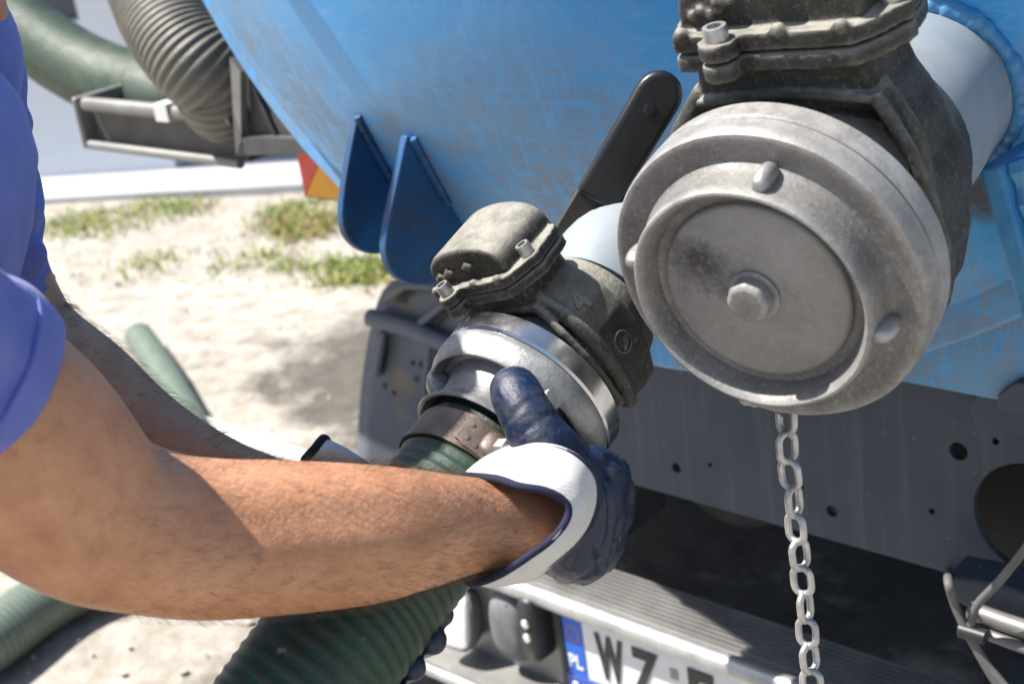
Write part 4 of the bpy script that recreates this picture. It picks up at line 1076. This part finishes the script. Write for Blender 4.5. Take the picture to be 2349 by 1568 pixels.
# ================================================================== chain
def chain():
    ch = empty('steel_chain', at(1862, 1600, ED), 'galvanised steel chain hanging from the big round cap', 'chain')
    pts = [(EX, EYY+4, ED)]+[(x, y, ED+.00009*(y-970)) for x, y in ((1806, 1030), (1812, 1085), (1822, 1150), (1826, 1215), (1836, 1280), (1842, 1345), (1850, 1410), (1853, 1472), (1861, 1540), (1864, 1605), (1868, 1660))]
    Lk, wk, r = .0262, .0190, .0027
    mb = MB(); path = []
    for i in range(40):
        t = 2*pi*i/40; path.append(V(((wk/2-r)*cos(t), 0, (Lk-wk)/2*(1 if sin(t) > 0 else -1)*min(1, abs(sin(t))*6)+(wk/2-r)*sin(t))))
    path += path[:1]
    n = 10; rings = []
    for i in range(40):
        a, b = path[(i-1) % 40], path[(i+1) % 40]; t, e1, e2 = frame_of(b-a, V((0, 1, 0)))
        rings.append([path[i]+(e1*cos(2*pi*j/n)+e2*sin(2*pi*j/n))*r for j in range(n)])
    rings.append(rings[0]); mb.loft(rings, False, False)
    me = bpy.data.meshes.new('chain_link'); me.from_pydata([tuple(p) for p in mb.v], [], mb.f)
    bm = bmesh.new(); bm.from_mesh(me); bmesh.ops.remove_doubles(bm, verts=bm.verts, dist=1e-6); bmesh.ops.recalc_face_normals(bm, faces=bm.faces); bm.to_mesh(me); bm.free()
    for p in me.polygons: p.use_smooth = True
    me.materials.append(MATS['galvanised_steel'])
    P3 = [at(*p) for p in pts]; pitch = Lk-2*r
    # walk links down the hanging line
    cum = [0]
    for p, q in zip(P3, P3[1:]): cum.append(cum[-1]+(q-p).length)
    s = .0; k = 0
    i = 0
    while s+pitch/2 < cum[-1]:
        def pos(s):
            for a in range(len(cum)-1):
                if cum[a+1] >= s: return P3[a].lerp(P3[a+1], (s-cum[a])/(cum[a+1]-cum[a]))
            return P3[-1]
        p = pos(s+pitch/2); d = (pos(min(cum[-1], s+pitch))-pos(s)).normalized()
        o = bpy.data.objects.new('chain_link', me); COL.objects.link(o); o.parent = ch; WL[o] = p
        zax = -d; xh = (CR*.80+CF*.60 if i % 2 else CF*.66-CR*.75); rnd = random.uniform(-.22, .22)
        xa = (xh-zax*xh.dot(zax)).normalized(); ya = zax.cross(xa); xa = xa*cos(rnd)+ya*sin(rnd); ya = zax.cross(xa)
        m = Matrix((xa, ya, zax)).transposed().to_4x4(); m.translation = p-WL[ch]; o.matrix_local = m
        s += pitch; i += 1
chain()

# ================================================================== the worker
def limb(spec, ratio=.9, n=60, m=32, flat=None):
    """spec: (x, y, depth, half thickness) along the limb; returns rings, frames"""
    pts = []
    for (x, y, d, h) in spec:
        p = at(x, y, d); pts.append((p.x, p.y, p.z, h))
    cs = catmull(pts, n); rings = []; frames = []
    for i, c in enumerate(cs):
        a = V(cs[max(0, i-1)][:3]); b = V(cs[min(n-1, i+1)][:3]); p = V(c[:3])
        t = (b-a).normalized(); vw = (CP-p).normalized()
        e1 = vw.cross(t).normalized(); e2 = t.cross(e1)
        r = c[3]; ra = ratio(i/(n-1)) if callable(ratio) else ratio
        ring = []
        for j in range(m):
            an = 2*pi*j/m; k = 1
            if flat: k = flat(i/(n-1), an)
            ring.append(p+e1*(cos(an)*r*k)+e2*(sin(an)*r*ra*k))
        rings.append(ring); frames.append((p, t, e1, e2, r, ra))
    return rings, frames
PX = lambda px, d: px*d/FL
RA = [(-540, 780, .72, .060), (-330, 805, .745, .062), (-120, 910, .78, .063), (30, 1020, .805, PX(255, .805)), (200, 1168, .832, PX(212, .832)), (330, 1215, .85, PX(192, .85)), (470, 1235, .865, PX(186, .865)), (636, 1231, .88, PX(178, .88)), (838, 1224, .90, PX(161, .90)), (960, 1214, .915, PX(139, .915)), (1078, 1204, .935, PX(112, .935)), (1200, 1198, .955, .0275), (1290, 1190, .985, .027)]
LA = [(-210, 120, 1.08, .058), (-140, 330, 1.11, .056), (-70, 560, 1.15, .052), (25, 745, 1.175, .0485), (85, 812, 1.175, .047), (190, 895, 1.165, .0465), (300, 985, 1.155, .042), (410, 1050, 1.14, .036), (520, 1098, 1.13, .031), (640, 1140, 1.115, .028), (740, 1185, 1.10, .027)]
def muscle(t, an):
    # extensor bulge above, flexor bulge below, a shallow groove between them along the forearm
    f = max(0, min(1, (t-.42)/.2))*max(0, min(1, (.86-t)/.2))
    return 1 - .055*f*math.exp(-((an-1.35+.6*(t-.6))/.22)**2) + .02*f*math.exp(-((an-.75)/.4)**2) + .012*noise.noise(V((t*9, cos(an)*1.4, sin(an)*1.4)))
ra_r, ra_f = limb(RA, lambda t: .95-.18*max(0, t-.7)/.3, 90, 40, muscle)
la_r, la_f = limb(LA, .92, 70, 32, lambda t, an: 1+.012*noise.noise(V((t*9, cos(an)*1.4, sin(an)*1.4))))
RSH, LSH = ra_f[0][0], la_f[0][0]
MID = (RSH+LSH)/2; AC = (LSH-RSH); AC.z *= .4; AC.normalize(); FACE = AC.cross(Z).normalized()
PEL = MID+V((0, 0, -.47))-FACE*.26-AC*.02; NECK = MID+Z*.055+FACE*.03; HEAD = at(-345, -235, .95)
FOOT = {}
def person():
    pr = empty('person', V((PEL.x, PEL.y, 0)), 'worker in a blue shirt and work gloves leaning in to hold the hose coupling', 'person')
    mb = MB(); mb.loft(ra_r); mb.loft(la_r)
    # torso, neck, head, legs
    def sec(c, w, d, tilt=0): return rrect(c, AC, FACE, w, d, 32, 2.4)
    mb.loft([sec(PEL-Z*.10, .13, .10), sec(PEL, .165, .115), sec(PEL.lerp(MID, .4), .145, .105), sec(PEL.lerp(MID, .75), .165, .115), sec(MID-Z*.04, .17, .10), sec(MID+Z*.05, .10, .07)])
    mb.tube([MID, NECK, HEAD-Z*.03], lambda t: .065-.012*t, 20)
    hd = (FACE*.75-Z*.62).normalized(); hu = (Z-hd*Z.dot(hd)).normalized(); hr = hd.cross(hu)
    mb.ball(HEAD+hu*.02-hd*.005, 1, 24, 16, (.075, .095, .115), (hr, hd, hu))
    mb.ball(HEAD-hu*.055+hd*.035, 1, 18, 10, (.055, .055, .05), (hr, hd, hu))
    mb.tube([HEAD+hd*.085+hu*.015, HEAD+hd*.112-hu*.022, HEAD+hd*.088-hu*.03], lambda t: .009+.006*t, 10)
    for s in (-1, 1):
        mb.ball(HEAD+hr*(.075*s), 1, 10, 8, (.012, .022, .034), (hr, hd, hu))
        mb.ball(HEAD+hr*(.03*s)+hd*.082+hu*.02, .014, 10, 8)
    mb.tube([HEAD+hd*.083-hu*.055-hr*.022, HEAD+hd*.092-hu*.055, HEAD+hd*.083-hu*.055+hr*.022], .007, 8)
    for s in (-1, 1):
        hip = PEL+AC*(.09*s)-Z*.06; ft = V((PEL.x, PEL.y, .09))+AC*(.16*s)-FACE*(.02 if s > 0 else .12); kn = hip.lerp(ft, .5)+FACE*.07
        FOOT[s] = (hip, kn, ft)
        mb.tube(path3([hip, hip.lerp(kn, .5)+FACE*.01, kn, kn.lerp(ft, .4)-FACE*.015, ft], 30), lambda t: .080-.045*t, 20)
    body = build(mb, 'body', 'skin', pr, 180, [('remesh', .0042), ('smooth', 3)])
    # hair on the head
    mb = MB(); mb.ball(HEAD+hu*.04-hd*.018, 1, 24, 14, (.081, .097, .108), (hr, hd, hu)); build(mb, 'hair', 'dark_hair', pr, 180)
    for s in (-1, 1):
        mb = MB(); mb.ball(HEAD+hr*(.03*s)+hd*.0905+hu*.02, .0065, 10, 8); build(mb, 'eye', 'plate_black', pr, 180)
    # shirt: torso and two short sleeves of loose cloth
    def crumple(rings, amp, sc, seed):
        out = []
        for i, r in enumerate(rings):
            c = V((0, 0, 0))
            for p in r: c += p
            c /= len(r); row = []
            for p in r:
                k = amp*(1-.80*max(0, (i/(len(rings)-1)-.72)/.28))*(noise.noise(p*sc+V((seed, 0, 0)))+.6*noise.noise(p*sc*2.3+V((seed, 5, 0)))); row.append(p+(p-c).normalized()*k)
            out.append(row)
        return out
    mb = MB()
    mb.loft(crumple([rrect(c, AC, FACE, w, d, 48, 2.6) for c, w, d in [(PEL-Z*.12, .185, .135), (PEL-Z*.04, .185, .135), (PEL.lerp(MID, .25), .175, .130), (PEL.lerp(MID, .5), .175, .130), (PEL.lerp(MID, .75), .185, .132), (MID-Z*.02, .185, .118), (MID+Z*.035, .14, .095), (MID+Z*.068, .08, .075)]], .008, 11, 1), False, False)
    R_S = [(-560, 775, .715, .080), (-400, 780, .735, .079), (-280, 815, .750, .0755), (-205, 862, .764, .0735), (-140, 897, .776, .0718), (-130, 903, .778, .0715)]
    rr, _ = limb(R_S, .97, 60, 72); mb.loft(crumple(rr, .0105, 17, 3), False, False)
    L_S = [(-260, 60, 1.06, .082), (-172, 180, 1.085, .072), (-130, 340, 1.11, .067), (-102, 500, 1.14, .0655), (-72, 620, 1.16, .0615), (-45, 690, 1.17, .0600)]
    hemR = crumple(rr, .0105, 17, 3)[-1]
    rr, _ = limb(L_S, .97, 60, 72); mb.loft(crumple(rr, .0115, 21, 8), False, False)
    for sp in (RSH, LSH): mb.ball(sp.lerp(MID, .12)+Z*.004, .087, 24, 14)
    hemL = crumple(rr, .0115, 21, 8)[-1]
    sh = build(mb, 'shirt', 'blue_shirt_cotton', pr, 180, [('sub', 1), ('solid', .0022, 0)])
    for hm in (hemR, hemL):
        mb = MB(); mb.tube(hm+hm[:1], .0021, 8, V((0, 0, 1)), False); build(mb, 'sleeve_hem', 'blue_shirt_cotton', sh, 180)
    mb = MB(); mb.loft([rrect(PEL+Z*z, AC, FACE, w, d, 32, 2.4) for z, w, d in ((.03, .172, .122), (-.04, .178, .128), (-.14, .165, .12))])
    for s in (-1, 1):
        hip, kn, ft = FOOT[s]
        mb.tube(path3([hip-Z*.02, hip.lerp(kn, .5)+FACE*.01, kn, kn.lerp(ft, .5), ft-Z*.02], 30), lambda t: .100-.030*t, 24)
    build(mb, 'trousers', 'work_trousers', pr, 180, [('remesh', .008), ('smooth', 3)])
    for s in (-1, 1):
        ft = FOOT[s][2]; b = V((ft.x, ft.y, 0)); mb = MB()
        mb.loft([rrect(b+FACE*f+Z*z, AC, Z, w, z, 20, 2.6) for f, w, z in ((-.10, .025, .03), (-.08, .042, .05), (0, .047, .06), (.10, .052, .042), (.17, .046, .034), (.20, .025, .022))])
        build(mb, 'shoe', 'shoe_leather', pr, 180, [('sub', 1)])
    # forearm hair: fine tapered strands rooted in the skin, lying towards the hand
    mb = MB(); rnd = random.Random(11)
    def strands(frames, t0, t1, n, lmin, lmax, dens):
        N_ = len(frames)
        for i in range(n):
            t = rnd.uniform(t0, t1)*(N_-1); k = int(t); p, tg, e1, e2, r, ra = frames[k]; an = rnd.uniform(0, 2*pi)
            if rnd.random() > dens(t/(N_-1), an): continue
            mk = muscle(t/(N_-1), an) if frames is ra_f else 1
            q, _, _, _, r2, _ = frames[min(k+1, N_-1)]; f = t-k; p = p.lerp(q, f); r = r+(r2-r)*f
            nr = (e1*cos(an)+e2*(sin(an)*ra)); out = (e1*(cos(an)*ra)+e2*sin(an)).normalized(); root = p+nr*(r*mk-.0008)
            L = rnd.uniform(lmin, lmax); side = out.cross(tg)
            lay = (tg*.85+side*rnd.uniform(-.15, .9)).normalized(); w = side*.00008+tg*.00002
            a = root; b = root+(lay*.55+out*.42).normalized()*L*.5; c = b+(lay*.95+out*rnd.uniform(-.1, .15)+side*rnd.uniform(-.2, .2)).normalized()*L*.5
            b0 = len(mb.v); mb.v += [a-w, a+w, b+w*.8, b-w*.8, c]; mb.f += [(b0, b0+1, b0+2, b0+3), (b0+3, b0+2, b0+4)]
            w2 = out*.00008; b0 = len(mb.v); mb.v += [a-w2, a+w2, b+w2*.8, b-w2*.8, c]; mb.f += [(b0, b0+1, b0+2, b0+3), (b0+3, b0+2, b0+4)]
    strands(ra_f, .34, .93, 10500, .006, .016, lambda t, a: min(1, max(.08, (t-.33)*2.4)))
    strands(la_f, .28, .98, 5500, .007, .018, lambda t, a: .9)
    tag(build(mb, 'arm_hair', 'arm_hair_strand', pr, None), kind='stuff')
    return pr
worker = person()

# ---- gloves (parts of the worker)
def loops(spec, n=64):
    pts = [at(*p) for p in spec]; return path3(pts+[pts[0]], n+1)[:-1]
def near_glove():
    g = MB()
    def sec(x, y, d, hh, hd, n=28):
        c = at(x, y, d); return c, hh, hd
    S = [(1245, 1192, .968, .026, .024), (1268, 1188, .976, .036, .030), (1295, 1180, .988, .0460, .034), (1325, 1177, 1.003, .0495, .035), (1352, 1178, 1.022, .0480, .031), (1362, 1181, 1.048, .044, .027), (1362, 1184, 1.075, .036, .022), (1355, 1187, 1.095, .022, .013)]
    rings = []; cs = [at(x, y, d) for x, y, d, _, _ in S]; e1 = (CU*.97+CR*.20).normalized()
    for i, (x, y, d, a, b) in enumerate(S):
        t = (cs[min(i+1, len(cs)-1)]-cs[max(i-1, 0)]).normalized(); e = (e1-t*e1.dot(t)).normalized()
        rings.append(rrect(cs[i], e, t.cross(e), a, b, 48, 2.5))
    fine = []
    for k in range(43):
        f = 7*k/42; j = min(int(f), 6); f -= j; row = []
        for p0, p1, p2_, p3_ in zip(rings[max(j-1, 0)], rings[j], rings[j+1], rings[min(j+2, 7)]):
            p = .5*(2*p1+(p2_-p0)*f+(2*p0-5*p1+4*p2_-p3_)*f*f+(3*p1-p0-3*p2_+p3_)*f**3)
            # creases of the coating run round the hand
            q = V((p.dot(CR)*46, p.dot(CU)*16, p.dot(CF)*46)); w = noise.noise(q); w2 = noise.noise(q*2.1+V((7, 0, 0)))
            row.append(p+(p-cs[j]).normalized()*(.0022*w2-.0042*max(0, 1-abs(w)*5)**1.5*min(1, k/8)))
        fine.append(row)
    g.loft(fine)
    # fingers curl away behind the coupling, each its own length
    for i, (x, y, dl) in enumerate(((1408, 1085, 0), (1418, 1150, .006), (1412, 1215, .004), (1392, 1278, -.006))):
        p0 = at(x-44, y, 1.02); p1 = at(x-14, y-6, 1.055); p2 = at(x-34, y-22, 1.098+dl); p3 = at(x-100, y-58, 1.128+dl); p4 = at(x-170, y-84, 1.130+dl)
        g.tube(path3([p0, p1, p2, p3, p4], 22), lambda t: .0128-.0025*t, 14)
        g.ball(p4, .0110, 12, 8)
    # thumb lies up over the neck of the coupling
    th = [(1330, 1150, .985, .026), (1288, 1085, .975, .0250), (1255, 1035, .970, .0235), (1228, 990, .972, .0198), (1203, 943, .976, .0185), (1184, 903, .985, .0182), (1174, 878, .992, .0160), (1170, 864, .998, .009)]
    def fold(t, an):
        f = math.exp(-((t-.50)/.11)**2)
        return 1+.035*f-.085*f*(1-abs(sin(t*29+.9*cos(an+.6))))**3-.02*math.exp(-((t-.80)/.03)**2)
    r, _ = limb(th, .88, 70, 32, fold); g.loft(r)
    go = build(g, 'glove', 'navy_glove_coating', worker, 180, [('remesh', .0014), ('smooth', 4)])
    go['label'] = 'blue coated glove with a white knit cuff on the near hand'
    # wrinkle rolls of the coating at the thumb joints
    hem = [(1062, 1090, .965), (1138, 1097, .925), (1189, 1114, .912), (1255, 1126, .910), (1296, 1150, .912), (1303, 1182, .912), (1276, 1226, .908), (1225, 1266, .905), (1140, 1320, .915), (1078, 1336, .945), (1066, 1300, .985), (1075, 1200, 1.005), (1060, 1120, .995)]
    mid = [(1112, 1050, .972), (1190, 1055, .935), (1245, 1066, .921), (1305, 1088, .920), (1335, 1120, .922), (1340, 1172, .922), (1318, 1222, .918), (1265, 1272, .915), (1180, 1330, .925), (1128, 1342, .962), (1120, 1310, 1.005), (1140, 1190, 1.022), (1115, 1090, 1.010)]
    end = [(1180, 1022, .978), (1240, 1018, .946), (1293, 1030, .934), (1345, 1064, .935), (1368, 1104, .942), (1368, 1156, .945), (1340, 1222, .940), (1288, 1274, .935), (1222, 1326, .942), (1200, 1326, .972), (1195, 1295, 1.010), (1210, 1180, 1.028), (1185, 1070, 1.015)]
    H, Mi, En = loops(hem), loops(mid), loops(end)
    ctr = V((0, 0, 0))
    for p in En: ctr += p
    ctr /= len(En)
    En2 = [p.lerp(ctr, .10)+(at(1390, 1180, 1.0)-at(1330, 1180, .98))*.5 for p in En]
    c = MB(); rows = []
    ctrl = [H, Mi, En, En2]
    for k in range(19):
        t = 3*k/18; a = min(int(t), 2); f = t-a; row = []
        for j in range(64):
            p0, p1, p2, p3 = (ctrl[max(a-1, 0)][j], ctrl[a][j], ctrl[a+1][j], ctrl[min(a+2, 3)][j])
            p = .5*(2*p1+(p2-p0)*f+(2*p0-5*p1+4*p2-p3)*f*f+(3*p1-p0-3*p2+p3)*f**3)
            p = p+(CP-p).normalized()*(.0042*noise.noise(p*26)+.0016*noise.noise(p*62)); row.append(p)
        rows.append(row)
    c.loft(rows[:14], False, False)
    cu = build(c, 'glove_cuff', 'white_knit', worker, 180, [('solid', .0016, 0)])
    c = MB(); c.loft([r if i else [p+(p-ctr).normalized()*.0006 for p in r] for i, r in enumerate(rows[12:])], False, False)
    # coating skirt that overlaps the knit with a ragged dipped edge
    rag = []
    for j in range(64):
        p = rows[12][j]; d = (rows[11][j]-p); rag.append(p+d*(.6+.5*noise.noise(p*60))+(CP-p).normalized()*.0012)
    c2 = MB(); sk = [rag]+[[p+(CP-p).normalized()*.0014 for p in rows[13]], [p+(CP-p).normalized()*.0012 for p in rows[14]], [p+(CP-p).normalized()*.0004 for p in rows[15]], [p.lerp(ctr, .10) for p in rows[16]], [p.lerp(ctr, .22) for p in rows[17]]]
    c2.loft(sk, False, False); build(c2, 'coating_skirt', 'navy_glove_coating', worker, 180, [('sub', 1), ('solid', .0012, 0)])
    hb = MB(); hb.tube(H+H[:1], .0027, 10, V((0, 0, 1)), False); build(hb, 'hem_binding', 'navy_hem', cu, 180)
near_glove()
def far_glove():
    g = MB(); rings = []
    S = [(700, 1150, 1.105, .036, .030), (760, 1200, 1.10, .042, .030), (830, 1290, 1.085, .044, .026), (880, 1370, 1.065, .042, .022), (905, 1430, 1.045, .036, .018)]
    for (x, y, d, a, b) in S:
        rings.append(rrect(at(x, y, d), (CR*-.7+CU*-.7).normalized(), CF, a, b, 24, 2.5))
    g.loft(rings)
    for (x, y, d, px) in ((1012, 1408, .985, 33), (992, 1468, .975, 37), (948, 1530, .965, 34), (912, 1592, .955, 32)):
        p = at(x, y, d); q = at(x-55, y+18, d+.045); q2 = at(x-110, y+10, d+.085)
        g.tube(path3([q2, q, at(x-16, y+6, d+.014), p], 16), lambda t: PX(px, d)*(1.0-.12*t), 14); g.ball(p, PX(px, d)*.95, 12, 8)
    go = build(g, 'glove', 'navy_glove_coating', worker, 180, [('remesh', .0022), ('smooth', 4)])
    go['label'] = 'blue glove of the far hand gripping the hose from below'
    hem = loops([(700, 1052, 1.09), (722, 1028, 1.075), (746, 1006, 1.09), (760, 1060, 1.13), (740, 1150, 1.14), (700, 1220, 1.12), (670, 1230, 1.08), (672, 1140, 1.07)], 48)
    end = loops([(800, 1075, 1.09), (835, 1062, 1.075), (850, 1070, 1.09), (860, 1120, 1.12), (840, 1200, 1.13), (800, 1260, 1.11), (760, 1260, 1.075), (770, 1160, 1.07)], 48)
    midl = [a.lerp(b, .5)+Z*.004 for a, b in zip(hem, end)]
    c = MB(); c.loft([hem, midl, end], False, False); cu = build(c, 'glove_cuff', 'white_knit', worker, 180, [('sub', 1), ('solid', .0016, 0)])
    hb = MB(); hb.tube(hem+hem[:1], .0035, 10, V((0, 0, 1)), False); build(hb, 'hem_binding', 'navy_hem', cu, 180)
far_glove()
